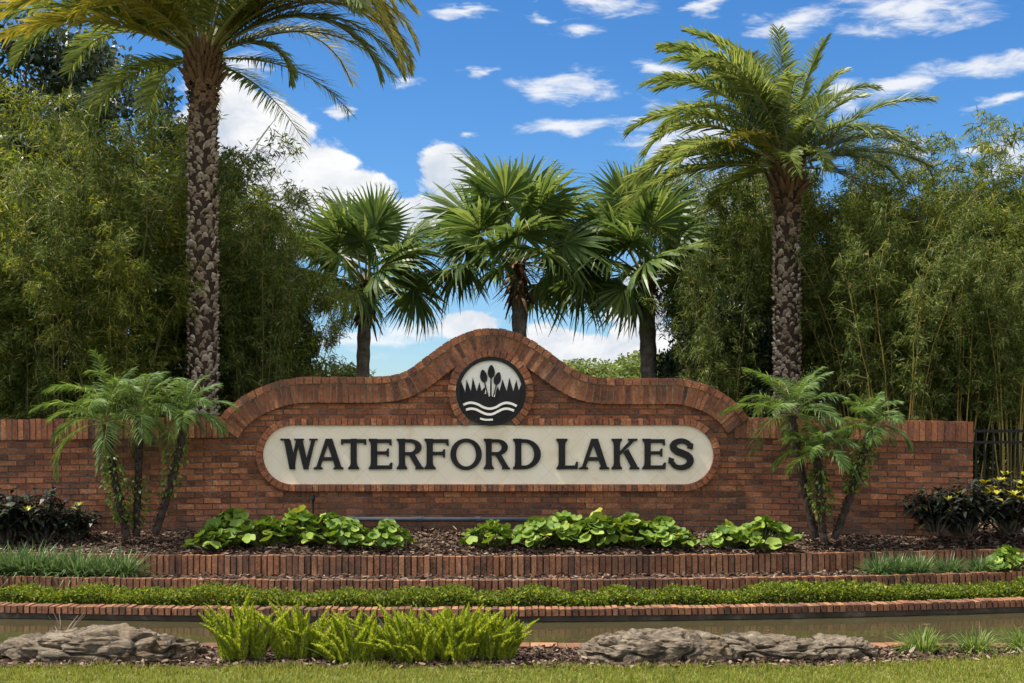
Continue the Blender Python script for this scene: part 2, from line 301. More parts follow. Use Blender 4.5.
class MB:
    def __init__(s): s.V = []; s.F = []; s.M = []; s.n = 0
    def add(s, V, Fq, mi=0):
        V = np.asarray(V, dtype=np.float64).reshape(-1, 3); Fq = np.asarray(Fq, dtype=np.int64)
        s.V.append(V); s.F.append(np.where(Fq >= 0, Fq + s.n, -1)); s.M.append(np.full(len(Fq), mi)); s.n += len(V)
    def hexa(s, c8, mi=0):   # 8 corners: 4 front (ccw seen from front) then 4 back
        s.add(c8, [(0, 1, 2, 3), (7, 6, 5, 4), (0, 4, 5, 1), (1, 5, 6, 2), (2, 6, 7, 3), (3, 7, 4, 0)], mi)
    def box(s, x0, x1, y0, y1, z0, z1, mi=0):
        s.hexa([(x0, y0, z0), (x1, y0, z0), (x1, y0, z1), (x0, y0, z1), (x0, y1, z0), (x1, y1, z0), (x1, y1, z1), (x0, y1, z1)], mi)
    def tube(s, pts, rad, n=7, mi=0, cap=True):
        pts = np.asarray(pts, float); k = len(pts); rad = np.broadcast_to(np.asarray(rad, float), (k,))
        T = np.gradient(pts, axis=0); T /= (np.linalg.norm(T, axis=1, keepdims=True) + 1e-9)
        ref = np.array([0.0, 1.0, 0.0]) if abs(T[0][1]) < 0.9 else np.array([1.0, 0, 0])
        A = np.cross(T, ref); A /= (np.linalg.norm(A, axis=1, keepdims=True) + 1e-9); B = np.cross(A, T)
        th = np.linspace(0, 2 * math.pi, n, endpoint=False)
        V = pts[:, None, :] + rad[:, None, None] * (np.cos(th)[None, :, None] * A[:, None, :] + np.sin(th)[None, :, None] * B[:, None, :])
        Fq = []
        for i in range(k - 1):
            for j in range(n):
                a, b = i * n + j, i * n + (j + 1) % n
                Fq.append((a, a + n, b + n, b))
        V = V.reshape(-1, 3)
        if cap:
            V = np.vstack([V, pts[0], pts[-1]])
            for j in range(n):
                Fq.append((k * n, j, (j + 1) % n, -1)); Fq.append((k * n + 1, (k - 1) * n + (j + 1) % n, (k - 1) * n + j, -1))
        s.add(V, Fq, mi)
    def strips(s, base, dirs, side, L, Wd, droop, prof, mi=0, fold=0.0):
        base = np.asarray(base, float); N = len(base)
        if N == 0: return
        dirs = np.asarray(dirs, float); dirs = dirs / (np.linalg.norm(dirs, axis=1, keepdims=True) + 1e-9)
        side = np.asarray(side, float); side = side - dirs * np.sum(side * dirs, axis=1, keepdims=True)
        side = side / (np.linalg.norm(side, axis=1, keepdims=True) + 1e-9)
        L = np.broadcast_to(np.asarray(L, float), (N,)); Wd = np.broadcast_to(np.asarray(Wd, float), (N,)); droop = np.broadcast_to(np.asarray(droop, float), (N,))
        K = len(prof); V = np.zeros((N, K, 2, 3))
        for k, (t, w) in enumerate(prof):
            c = base + dirs * (L * t)[:, None]; c[:, 2] -= droop * L * t * t
            off = side * (Wd * w * 0.5)[:, None]
            V[:, k, 0] = c - off; V[:, k, 1] = c + off
        idx = np.arange(N)[:, None] * (2 * K) + np.arange(K - 1)[None, :] * 2
        Fq = np.stack([idx, idx + 1, idx + 3, idx + 2], axis=-1).reshape(-1, 4)
        s.add(V.reshape(-1, 3), Fq, mi)
    def mesh(s, name, mats, smooth=False):
        return np_mesh(name, np.vstack(s.V), np.vstack(s.F), mats, np.concatenate(s.M), smooth)
    def build(s, name, mats, parent=None, loc=None, smooth=False):
        return link(name, s.mesh(name, mats, smooth), parent, loc)

def tag(o, label=None, cat=None, group=None, kind=None):
    if label: o['label'] = label
    if cat: o['category'] = cat
    if group: o['group'] = group
    if kind or label: o['kind'] = kind or 'thing'
    return o
def thing(name, loc, label, cat, group=None, rz=0.0, sc=1.0):
    e = bpy.data.objects.new(name, None); C.objects.link(e); e.empty_display_size = 0.2
    e.location = loc; e.rotation_euler = (0, 0, rz); e.scale = (sc,) * 3 if isinstance(sc, (int, float)) else sc
    return tag(e, label, cat, group)
def dup(root, loc, label=None, group=None, rz=0.0, sc=1.0):
    r = root.copy(); C.objects.link(r); r.location = loc; r.rotation_euler = (0, 0, rz)
    r.scale = (sc,) * 3 if isinstance(sc, (int, float)) else sc
    if label: r['label'] = label
    if group: r['group'] = group
    for ch in [c for c in bpy.data.objects if c.parent == root]:
        c = ch.copy(); C.objects.link(c); c.parent = r
        for g in [q for q in bpy.data.objects if q.parent == ch]:
            d = g.copy(); C.objects.link(d); d.parent = c
    return r
def XW(px, Y): return (px - 512) * Y / F
def ZW(py, Y): return EYE - (py - HY) * Y / F
def PW(px, py, Y): return Vector((XW(px, Y), Y, ZW(py, Y)))
def rnd_unit(rng, n):
    v = rng.normal(size=(n, 3)); return v / np.linalg.norm(v, axis=1, keepdims=True)

# ------------------------------------------------------------------ terrain
def delta(X):
    X = np.clip(X, -6.5, 6.3); return 0.0207 * X * X + 0.041 * X
def grass_edge(X):   # where the lawn gives way to the mulch beside the pond
    return 9.52 + 0.62 * np.clip((np.asarray(X, float) - 1.7) / 2.2, 0, 1) ** 1.6
YC = 12.60; YM = 13.90; YR = 14.60; YWALL = 16.0
def bed_z(Yrel): return 0.300 + 0.165 * (np.clip(Yrel - YR, 0, 1.4) / 1.4)
xs = np.concatenate([[-400, -120, -40, -15], np.arange(-8, 8.01, 0.25), [15, 40, 120, 400]])
prof = [(-60, 0, 0), (4, 0, 0), (8, 0, 0), (9.5, 0, 0), (10.44, 0, 0), (10.45, -0.6, 0), (YC + 0.05, -0.6, 1), (YC + 0.06, -0.06, 1), (YM + 0.05, -0.04, 1), (YM + 0.06, 0.085, 1),
        (YR + 0.05, 0.095, 1), (YR + 0.06, 0.290, 1), (YR + 0.7, 0.375, 1), (YR + 1.35, 0.46, 1), (17.6, 0.465, 0), (19, 0.45, 0), (30, 0.4, 0), (60, 0.2, 0), (150, 0.0, 0), (900, 0.0, 0)]
V = []
for (y, z, k) in prof:
    for x in xs: V.append((x, y + (float(delta(x)) if k else 0.0), z))
nx = len(xs); Fq = []; MI = []
for i in range(len(prof) - 1):
    for j in range(nx - 1):
        Fq.append((i * nx + j, i * nx + j + 1, (i + 1) * nx + j + 1, (i + 1) * nx + j))
        y = prof[i][0]; MI.append(0 if (y < 9.4 or y >= 60) else 1)
ground = link('ground', np_mesh('ground', V, Fq, [MAT['lawn'], MAT['soil']], MI)); tag(ground, kind='structure')
# water sheet
mb = MB(); wx = np.arange(-15, 15.01, 0.5)
Vw = [(x, 10.4, -0.115) for x in wx] + [(x, YC + 0.08 + float(delta(x)), -0.115) for x in wx]
mb.add(Vw, [(i, i + 1, i + 1 + len(wx), i + len(wx)) for i in range(len(wx) - 1)])
tag(mb.build('pond_water', MAT['water']), kind='structure')
# lawn sheet with the curved edge, just above the soil
mb = MB(); lx = np.concatenate([[-40, -15], np.arange(-8, 8.01, 0.25), [15, 40]])
Vl = []
for y0 in (-20.0, 5.0, 8.6): Vl += [(x, y0, 0.006) for x in lx]
Vl += [(x, float(grass_edge(x)), 0.006) for x in lx]
n_ = len(lx); Fl = []
for i in range(3):
    for j in range(n_ - 1): Fl.append((i * n_ + j, i * n_ + j + 1, (i + 1) * n_ + j + 1, (i + 1) * n_ + j))
mb.add(Vl, Fl); tag(mb.build('lawn', MAT['lawn']), kind='structure')

# ------------------------------------------------------------------ the brick sign wall
PX = 16.0 / F
def wx_(px): return (px - 512) * PX
def wz_(py): return EYE - (py - HY) * PX
sign = thing('brick_sign_wall', (0, YWALL, 0.3), 'long red brick entrance wall with curved top, cream name panel and round emblem', 'sign wall')
SO = Vector((0, YWALL, 0.3))      # children use coordinates relative to this point
def rel(V): return np.asarray(V, float).reshape(-1, 3) - np.array(SO)
class WMB(MB):
    def add(s, V, Fq, mi=0): MB.add(s, rel(V), Fq, mi)

def catmull(P, n=12):
    P = [np.array(p, float) for p in P]; P = [2 * P[0] - P[1]] + P + [2 * P[-1] - P[-2]]; out_ = []
    for i in range(1, len(P) - 2):
        for k in range(n):
            t_ = k / n; a, b, c, d = P[i - 1], P[i], P[i + 1], P[i + 2]
            out_.append(0.5 * ((2 * b) + (c - a) * t_ + (2 * a - 5 * b + 4 * c - d) * t_ ** 2 + (3 * b - a - 3 * c + d) * t_ ** 3))
    out_.append(P[-2]); return np.array(out_)
prof_px = [(217, 424), (226, 411), (239, 399.5), (255, 390), (272, 383), (290, 378.6), (310, 377), (348, 377), (382, 376.6), (400, 373.5), (415, 365.5), (430, 354), (445, 343.5), (460, 335), (475, 330), (491, 328.3),
           (507, 330), (522, 335), (537, 343.5), (552, 354), (567, 365), (582, 373.6), (598, 377.6), (620, 378.4), (650, 378.4), (678, 378.4), (693, 381), (709, 386), (725, 394.5), (738, 405), (748, 418)]
arch = catmull([(wx_(a), wz_(b)) for a, b in prof_px], 10)
def resample(P, step):
    d = np.concatenate([[0], np.cumsum(np.linalg.norm(np.diff(P, axis=0), axis=1))]); n = max(2, int(round(d[-1] / step)))
    s_ = np.linspace(0, d[-1], n + 1); return np.stack([np.interp(s_, d, P[:, 0]), np.interp(s_, d, P[:, 1])], axis=1)
def normals(P):
    T = np.gradient(P, axis=0); T /= np.linalg.norm(T, axis=1, keepdims=True); return np.stack([-T[:, 1], T[:, 0]], axis=1)   # left normal = up for a left-to-right path
LW = [(-9.0, wz_(424)), (wx_(0), wz_(419.5)), (wx_(214), wz_(417)), (wx_(236), wz_(417))]
RW = [(wx_(734), wz_(417.5)), (wx_(750), wz_(417.5)), (wx_(860), wz_(419)), (wx_(973), wz_(421.5))]
def ztop(x):
    if x < arch[0, 0]: return np.interp(x, [p_[0] for p_ in LW], [p_[1] for p_ in LW])
    if x > arch[-1, 0]: return np.interp(x, [p_[0] for p_ in RW], [p_[1] for p_ in RW])
    return np.interp(x, arch[:, 0], arch[:, 1])
XL, XR = -9.0, wx_(973)
ZB = 0.30
rng = np.random.default_rng(3)
# mortar core following the outline
mb = WMB(); cx = np.concatenate([np.arange(XL + 0.01, arch[0, 0], 0.3), arch[::2, 0], np.arange(arch[-1, 0] + 0.05, XR - 0.02, 0.25), [XR - 0.012]])
cx = np.unique(np.round(cx, 4)); n_ = len(cx); V = []
for yy in (YWALL + 0.010, YWALL + 0.33):
    for x in cx: V.append((x, yy, ZB - 0.05))
    for x in cx: V.append((x, yy, ztop(x) - 0.04))
Fq = []
for i in range(n_ - 1):
    Fq += [(i, i + 1, n_ + i + 1, n_ + i), (2 * n_ + i + 1, 2 * n_ + i, 3 * n_ + i, 3 * n_ + i + 1), (n_ + i, n_ + i + 1, 3 * n_ + i + 1, 3 * n_ + i)]
Fq += [(0, n_, 3 * n_, 2 * n_), (n_ - 1, 3 * n_ - 1, 4 * n_ - 1, 2 * n_ - 1)]
mb.add(V, Fq); mb.build('mortar_core', MAT['mortar'], sign)
# brick courses
mb = WMB(); course = 0.0672; bl = 0.203
sag = lambda x: -0.045 * max(0.0, (abs(x + 0.24) - 2.9)) / 2.4
row = 0; z = ZB + 0.02
while z < 3.0:
    x = XL + (0.0 if row % 2 else bl * 0.5)
    first = True
    while x < XR - 0.03:
        x1 = min(x + bl - 0.012, XR)
        if XR - x1 < 0.05: x1 = XR
        xa = x
        za = z + sag(0.5 * (xa + x1)); zb = za + course - 0.013
        if zb < min(ztop(xa), ztop(x1), ztop(0.5 * (xa + x1))) - 0.03:
            j = rng.uniform(-0.003, 0.003); e = rng.uniform(-0.002, 0.002, 4)
            back = YWALL + (0.34 if x1 >= XR - 1e-6 else 0.09)
            mb.box(xa + e[0], x1 + e[1] * (x1 < XR), YWALL + j, back, za + e[2], zb + e[3])
        x += bl
    z += course; row += 1
mb.build('brickwork', MAT['brick'], sign)
# curved double cap: a thin outer course over a soldier course
def path_bricks(mb, P, d0, d1, pitch, y0, y1, gap=0.012, jit=0.004):
    Q = resample(P, pitch); N = normals(Q)
    for i in range(len(Q) - 1):
        a, b = Q[i], Q[i + 1]; T = (b - a) / np.linalg.norm(b - a); a2 = a + T * gap / 2; b2 = b - T * gap / 2
        ao, bo, ai, bi = a2 + N[i] * d0, b2 + N[i + 1] * d0, a2 + N[i] * d1, b2 + N[i + 1] * d1
        j = rng.uniform(-jit, jit); jo = N[i] * rng.uniform(-jit, jit); ao = ao + jo; bo = bo + jo
        f = [(ai[0], ai[1]), (bi[0], bi[1]), (bo[0], bo[1]), (ao[0], ao[1])]
        mb.hexa([(u, y0 + j, v) for u, v in f] + [(u, y1, v) for u, v in f])
def path_band(mb, P, d0, d1, y0, y1):
    Q = resample(P, 0.05); N = normals(Q); n = len(Q); V = []
    for yy in (y0, y1):
        for d in (d1, d0): V += [(q[0] + m_[0] * d, yy, q[1] + m_[1] * d) for q, m_ in zip(Q, N)]
    Fq = []
    for i in range(n - 1):
        Fq += [(i, i + 1, n + i + 1, n + i), (n + i, n + i + 1, 3 * n + i + 1, 3 * n + i), (i + 1, i, 2 * n + i, 2 * n + i + 1), (2 * n + i + 1, 2 * n + i, 3 * n + i, 3 * n + i + 1)]
    Fq += [(0, n, 3 * n, 2 * n), (n - 1, 3 * n - 1, 4 * n - 1, 2 * n - 1)]
    mb.add(V, Fq)
mb = WMB(); path_bricks(mb, arch, 0.0, -0.078, 0.098, YWALL - 0.058, YWALL + 0.40)
path_bricks(mb, arch, -0.088, -0.295, 0.0675, YWALL - 0.045, YWALL + 0.385)
cap = mb.build('arched_cap', MAT['brick'], sign)
mb = WMB(); path_band(mb, arch, -0.006, -0.288, YWALL - 0.036, YWALL + 0.376); mb.build('cap_mortar', MAT['pale_mortar'], cap)
mb = WMB(); LWa = np.array(LW); RWa = np.array(RW)
for wing in (LWa, RWa):
    mb = WMB(); path_bricks(mb, wing, 0.0, -0.235, 0.0675, YWALL - 0.022, YWALL + 0.36); wc = mb.build('wing_cap', MAT['brick'], sign)
    mb = WMB(); path_band(mb, wing, -0.008, -0.229, YWALL - 0.014, YWALL + 0.35); mb.build('wing_cap_mortar', MAT['mortar'], wc)

# stadium-shaped name panel
def stadium(x0, x1, z0, z1, n=24):
    r_ = (z1 - z0) / 2; zc = (z0 + z1) / 2; P = []
    for k in range(n + 1): a = R(90 - 180 * k / n); P.append((x1 - r_ + r_ * math.cos(a), zc + r_ * math.sin(a)))
    for k in range(n + 1): a = R(270 - 180 * k / n); P.append((x0 + r_ + r_ * math.cos(a), zc + r_ * math.sin(a)))
    return P
def prism(name, P, y0, y1, mat, parent, bevel=0.0, origin=SO):
    bm = bmesh.new(); vs = [bm.verts.new((x - origin[0], y0 - origin[1], z - origin[2])) for x, z in P]
    f = bm.faces.new(vs); bm.normal_update()
    r_ = bmesh.ops.extrude_face_region(bm, geom=[f]); bmesh.ops.translate(bm, verts=[v for v in r_['geom'] if isinstance(v, bmesh.types.BMVert)], vec=(0, y1 - y0, 0))
    bmesh.ops.recalc_face_normals(bm, faces=bm.faces)
    for f_ in bm.faces: f_.smooth = False
    me = bpy.data.meshes.new(name); bm.to_mesh(me); bm.free(); me.materials.append(mat); return link(name, me, parent)
panel_P = stadium(wx_(263.5), wx_(713), wz_(484.2), wz_(425.3))
panel = prism('name_panel', panel_P, YWALL - 0.022, YWALL + 0.12, MAT['stone'], sign)
MCX, MCZ = wx_(491), wz_(391.8)
mb = WMB(); outl = np.array(stadium(wx_(263.5), wx_(713), wz_(484.2), wz_(425.3), 30) ); outl = np.vstack([outl, outl[:1]])
Q = resample(outl, 0.066); Nn = normals(Q)
for i in range(len(Q) - 1):
    a, b = Q[i], Q[i + 1]; mid = (a + b) / 2
    if mid[1] > wz_(430) and abs(mid[0] - MCX) < 0.36: continue
    T = (b - a) / np.linalg.norm(b - a); a2, b2 = a + T * 0.004, b - T * 0.004
    ai, bi, ao, bo = a2 + Nn[i] * 0.002, b2 + Nn[i + 1] * 0.002, a2 + Nn[i] * 0.078, b2 + Nn[i + 1] * 0.078
    j = rng.uniform(-0.003, 0.003)
    f = [(ao[0], ao[1]), (bo[0], bo[1]), (bi[0], bi[1]), (ai[0], ai[1])][::-1]
    mb.hexa([(u, YWALL - 0.05 + j, v) for u, v in f] + [(u, YWALL + 0.06, v) for u, v in f])
pf = mb.build('panel_frame', MAT['brick'], sign)
mb = WMB(); path_band(mb, outl[::-1][::1] * 1.0, -0.004, -0.074, YWALL - 0.036, YWALL + 0.05); mb.build('panel_frame_mortar', MAT['mortar'], pf)

# ---- raised letters
def stem(x0, x1, lb=0.07, rb=0.07, lt=0.07, rt=0.07, y0=0.0, y1=1.0):
    s = 0.055; P = [(x0 - lb, y0), (x1 + rb, y0), (x1 + rb, y0 + s), (x1 + rb * 0.25, y0 + 0.12), (x1, y0 + 0.22), (x1, y1 - 0.22), (x1 + rt * 0.25, y1 - 0.12), (x1 + rt, y1 - s), (x1 + rt, y1), (x0 - lt, y1),
         (x0 - lt, y1 - s), (x0 - lt * 0.25, y1 - 0.12), (x0, y1 - 0.22), (x0, y0 + 0.22), (x0 - lb * 0.25, y0 + 0.12), (x0 - lb, y0 + s)]
    o_ = []
    for q in P:
        if not o_ or abs(q[0] - o_[-1][0]) + abs(q[1] - o_[-1][1]) > 1e-6: o_.append(q)
    return o_
def arcband(cx, cy, rx0, ry0, rx1, ry1, a0, a1, n=28, cix=None):
    cix = cx if cix is None else cix
    A = [R(a0 + (a1 - a0) * k / n) for k in range(n + 1)]
    return [(cx + rx1 * math.cos(a), cy + ry1 * math.sin(a)) for a in A], [(cix + rx0 * math.cos(a), cy + ry0 * math.sin(a)) for a in A]
def glyph(ch):
    """list of pieces: a polygon, or a band ('band', outer, inner)"""
    if ch == 'W': return [[(0.10, 0.95), (0.31, 0.95), (0.45, 0.30), (0.47, 0), (0.28, 0)], [(-0.02, 1), (0.28, 1), (0.28, 0.945), (-0.02, 0.945)],
                          [(0.44, 0.0), (0.29, 0.0), (0.50, 0.95), (0.58, 0.95)], [(0.51, 0.95), (0.71, 0.95), (0.91, 0.0), (0.745, 0)], [(0.44, 1), (0.75, 1), (0.75, 0.945), (0.44, 0.945)],
                          [(0.745, 0), (0.89, 0), (1.12, 0.95), (1.00, 0.95)], [(0.93, 1), (1.20, 1), (1.20, 0.945), (0.93, 0.945)]]
    if ch == 'A': return [[(0.06, 0.05), (0.20, 0.05), (0.50, 0.90), (0.39, 1.0)], [(0.39, 1.0), (0.61, 1.0), (0.93, 0.05), (0.72, 0.05)], [(0.25, 0.40), (0.70, 0.40), (0.74, 0.28), (0.21, 0.28)],
                          [(-0.02, 0), (0.28, 0), (0.28, 0.055), (0.21, 0.085), (0.07, 0.085), (-0.02, 0.055)], [(0.66, 0), (0.99, 0), (0.99, 0.055), (0.93, 0.085), (0.72, 0.085), (0.66, 0.055)]]
    if ch == 'T': return [stem(0.315, 0.515, 0.08, 0.08, 0, 0), [(0.0, 0.80), (0.055, 0.80), (0.08, 0.86), (0.75, 0.86), (0.775, 0.80), (0.83, 0.80), (0.83, 0.985), (0.0, 0.985)]]
    if ch == 'E': return [stem(0.09, 0.29, 0.07, 0, 0.07, 0), [(0.2, 0.86), (0.66, 0.86), (0.70, 0.78), (0.755, 0.78), (0.745, 0.985), (0.2, 0.985)], [(0.2, 0.59), (0.58, 0.59), (0.62, 0.68), (0.665, 0.68), (0.665, 0.41), (0.62, 0.41), (0.58, 0.48), (0.2, 0.48)],
                          [(0.2, 0.13), (0.67, 0.13), (0.72, 0.22), (0.78, 0.22), (0.765, 0.006), (0.2, 0.006)]]
    if ch == 'F': return [stem(0.09, 0.29, 0.07, 0.09, 0.07, 0), [(0.2, 0.86), (0.70, 0.86), (0.74, 0.77), (0.80, 0.77), (0.79, 0.985), (0.2, 0.985)], [(0.2, 0.575), (0.60, 0.575), (0.63, 0.66), (0.68, 0.66), (0.68, 0.38), (0.63, 0.38), (0.60, 0.46), (0.2, 0.46)]]
    if ch == 'L': return [stem(0.09, 0.30, 0.07, 0, 0.07, 0.07), [(0.2, 0.125), (0.60, 0.125), (0.65, 0.25), (0.70, 0.25), (0.695, 0.006), (0.2, 0.006)]]
    if ch == 'R':
        o_, i_ = arcband(0.46, 0.72, 0.16, 0.155, 0.37, 0.265, 90, -90)
        return [stem(0.09, 0.29, 0.07, 0.07, 0.07, 0), ('band', o_, i_), [(0.2, 0.875), (0.2, 0.985), (0.47, 0.985), (0.47, 0.875)], [(0.2, 0.455), (0.2, 0.565), (0.47, 0.565), (0.47, 0.455)],
                [(0.40, 0.48), (0.60, 0.49), (0.85, 0.08), (0.66, 0.05)], [(0.62, 0.0), (0.90, 0.0), (0.90, 0.055), (0.84, 0.09), (0.645, 0.09)]]
    if ch == 'O': o_, i_ = arcband(0.51, 0.49, 0.325, 0.395, 0.515, 0.515, 0, 360, 56); return [('band', o_, i_)]
    if ch == 'D':
        o_, i_ = arcband(0.38, 0.495, 0.315, 0.37, 0.53, 0.49, 90, -90, 30)
        return [stem(0.09, 0.29, 0.07, 0, 0.07, 0), ('band', o_, i_), [(0.2, 0.865), (0.2, 0.985), (0.39, 0.985), (0.39, 0.865)], [(0.2, 0.005), (0.2, 0.125), (0.39, 0.125), (0.39, 0.005)]]
    if ch == 'K': return [stem(0.09, 0.29, 0.07, 0.07, 0.07, 0.07), [(0.26, 0.42), (0.26, 0.56), (0.64, 0.96), (0.80, 0.96)], [(0.40, 0.56), (0.56, 0.66), (0.87, 0.08), (0.66, 0.05)],
                          [(0.55, 1), (0.86, 1), (0.86, 0.945), (0.79, 0.915), (0.62, 0.915), (0.55, 0.945)], [(0.60, 0), (0.92, 0), (0.92, 0.055), (0.86, 0.09), (0.65, 0.09), (0.60, 0.055)]]
    if ch == 'S':
        cl = catmull([(0.70, 0.74), (0.63, 0.86), (0.44, 0.925), (0.24, 0.87), (0.17, 0.74), (0.27, 0.60), (0.46, 0.52), (0.64, 0.42), (0.71, 0.27), (0.62, 0.12), (0.42, 0.055), (0.22, 0.11), (0.11, 0.27)], 8)
        N = normals(cl); n = len(cl); w = np.array([0.075 + 0.042 * math.sin(math.pi * k / (n - 1)) ** 2 for k in range(n)]); w[:3] *= 0.9; w[-3:] *= 0.9
        return [('band', [tuple(q) for q in cl + N * w[:, None]], [tuple(q) for q in cl - N * w[:, None]]),
                [(0.60, 0.70), (0.78, 0.64), (0.80, 0.84), (0.72, 0.86)], [(0.02, 0.20), (0.16, 0.14), (0.20, 0.34), (0.04, 0.40)][::1]]
def letter(ch, px0, px1, parent):
    P = glyph(ch); allx = []
    for q in P: allx += [v[0] for v in ((q[1] + q[2]) if q[0] == 'band' else q)]
    mn, mx_ = min(allx), max(allx); x0, x1 = wx_(px0), wx_(px1); k = (x1 - x0) / (mx_ - mn); z0 = wz_(469.2); hz = wz_(438.6) - z0
    M_ = lambda q: (x0 + (q[0] - mn) * k, z0 + q[1] * hz)
    bm = bmesh.new(); yb = YWALL - 0.024
    for i, q in enumerate(P):
        yf = YWALL - 0.048 - 0.0009 * i; yb_i = yb + 0.0007 * i
        if q[0] == 'band':
            a = [M_(v) for v in q[1]]; b = [M_(v) for v in q[2]]; closed = abs(a[0][0] - a[-1][0]) + abs(a[0][1] - a[-1][1]) < 1e-6
            if closed: a = a[:-1]; b = b[:-1]
            n = len(a); rings = [[bm.verts.new((u - SO[0], yy - SO[1], v - SO[2])) for u, v in L_] for L_, yy in ((a, yf), (b, yf), (a, yb_i), (b, yb_i))]
            for j in range(n if closed else n - 1):
                j2 = (j + 1) % n
                for r1, r2 in ((0, 1), (1, 3), (3, 2), (2, 0)): bm.faces.new((rings[r1][j], rings[r1][j2], rings[r2][j2], rings[r2][j]))
            if not closed:
                for j in (0, n - 1): bm.faces.new((rings[0][j], rings[1][j], rings[3][j], rings[2][j]))
        else:
            vs = [bm.verts.new((u - SO[0], yf - SO[1], v - SO[2])) for u, v in map(M_, q)]; f = bm.faces.new(vs)
            r_ = bmesh.ops.extrude_face_region(bm, geom=[f]); bmesh.ops.translate(bm, verts=[v for v in r_['geom'] if isinstance(v, bmesh.types.BMVert)], vec=(0, yb_i - yf, 0))
    bmesh.ops.recalc_face_normals(bm, faces=bm.faces)
    me = bpy.data.meshes.new('letter'); bm.to_mesh(me); bm.free(); me.materials.append(MAT['black']); return link('letter', me, parent)
for ch, a, b in [('W', 281, 318), ('A', 314.2, 343.7), ('T', 341.5, 366.6), ('E', 369, 392.8), ('R', 397, 424), ('F', 424.6, 449), ('O', 450.5, 481.9), ('R', 483.8, 510), ('D', 513, 540.8),
                 ('L', 556.3, 577.8), ('A', 579, 609), ('K', 611.4, 639), ('E', 642, 665.6), ('S', 668, 693.4)]:
    letter(ch, a, b, panel)

# ---- round emblem
def circ(r_, n=64, a0=0, a1=360): return [(MCX + r_ * math.cos(R(a0 + (a1 - a0) * k / n)), MCZ + r_ * math.sin(R(a0 + (a1 - a0) * k / n))) for k in range(n if a1 - a0 == 360 else n + 1)]
RE = 34.0 * PX
emblem = prism('emblem', circ(RE - 0.01), YWALL - 0.050, YWALL + 0.11, MAT['white_paint'], sign)
mb = WMB(); cp = np.array(circ(RE, 72) + circ(RE, 72)[:1]); path_band(mb, cp[::-1], 0.0, -0.032, YWALL - 0.074, YWALL - 0.01)
mb.build('rim', MAT['black'], emblem)
mb = WMB(); rp = np.array([(MCX + 0.402 * math.cos(R(a)), MCZ + 0.402 * math.sin(R(a))) for a in np.linspace(235, -55, 60)])
rp2 = rp.copy(); path_bricks(mb, rp, 0.085, 0.0, 0.066, YWALL - 0.064, YWALL + 0.05)
ring = mb.build('emblem_brick_ring', MAT['brick'], sign)
mb = WMB(); path_band(mb, rp, 0.078, -0.008, YWALL - 0.052, YWALL + 0.04); mb.build('ring_mortar', MAT['mortar'], ring)
E8 = lambda x, y: (wx_(440 + x / 7.59), wz_(345 + y / 7.59))
reed = [(152, 300), (166, 285), (192, 358), (203, 265), (236, 352), (250, 248), (280, 352), (300, 285), (316, 350), (340, 320), (352, 372), (385, 388), (415, 372), (440, 315), (452, 350), (475, 262), (506, 352), (527, 250), (556, 352), (579, 268), (598, 345), (616, 300), (630, 330)]
low = []
cxp, cyp, rp_ = 386.5, 352.5, 246
a_s = math.degrees(math.atan2(-(330 - cyp), 630 - cxp)); a_e = math.degrees(math.atan2(-(300 - cyp), 152 - cxp)) - 360
for k in range(41):
    a = R(a_s + (a_e - a_s) * k / 40); low.append((cxp + rp_ * math.cos(a), cyp - rp_ * math.sin(a)))
prism('reed_bed', [E8(*q) for q in reed + low], YWALL - 0.058, YWALL - 0.045, MAT['black'], emblem)
def budP(cx, cy, w, h, tilt):
    P = []
    for k in range(24):
        a = 2 * math.pi * k / 24; x = w * math.cos(a) * (1 - 0.18 * math.sin(a)); y = h * math.copysign(abs(math.sin(a)) ** 1.25, math.sin(a))
        c, s_ = math.cos(R(tilt)), math.sin(R(tilt)); P.append(E8(cx + x * c + y * s_, cy - (-x * s_ + y * c)))
    return P
for (cx, cy, w, h, tl, sx, sy, ex, ey) in [(390, 203, 27, 50, 0, 388, 250, 386, 392), (332, 238, 27, 50, -10, 340, 285, 362, 380), (437, 256, 27, 50, 14, 428, 303, 412, 375)]:
    b_ = prism('cattail', budP(cx, cy, w, h, tl), YWALL - 0.062, YWALL - 0.045, MAT['black'], emblem)
    d = 4.5; prism('stalk', [E8(sx - d, sy), E8(sx + d, sy), E8(ex + d, ey), E8(ex - d, ey)], YWALL - 0.0635, YWALL - 0.049, MAT['black'], emblem)
for (sx, sy, ex, ey) in [(374, 300, 374, 392), (399, 300, 399, 392), (352, 330, 344, 372), (424, 335, 412, 395)]:
    d = 3.5; prism('stalk_stripe', [E8(sx - d, sy), E8(sx + d, sy), E8(ex + d, ey), E8(ex - d, ey)], YWALL - 0.0612, YWALL - 0.052, MAT['white_paint'], emblem)  # white stripes of the emblem design beside the stalks
def wave(P, w=9):
    cl = catmull(P, 8); N = normals(cl); top = [E8(*q) for q in cl + N * w]; bot = [E8(*q) for q in cl - N * w]
    prism('wave', top + bot[::-1], YWALL - 0.066, YWALL - 0.050, MAT['white_paint'], emblem)
wave([(178, 455), (215, 441), (250, 440), (290, 452), (335, 475), (380, 484), (425, 473), (465, 450), (505, 440), (545, 447), (582, 464)])
wave([(198, 492), (235, 484), (275, 490), (320, 512), (360, 526), (400, 524), (440, 505), (480, 487), (520, 485), (562, 499)])
wave([(305, 558), (335, 566), (365, 568), (402, 566)], 7)

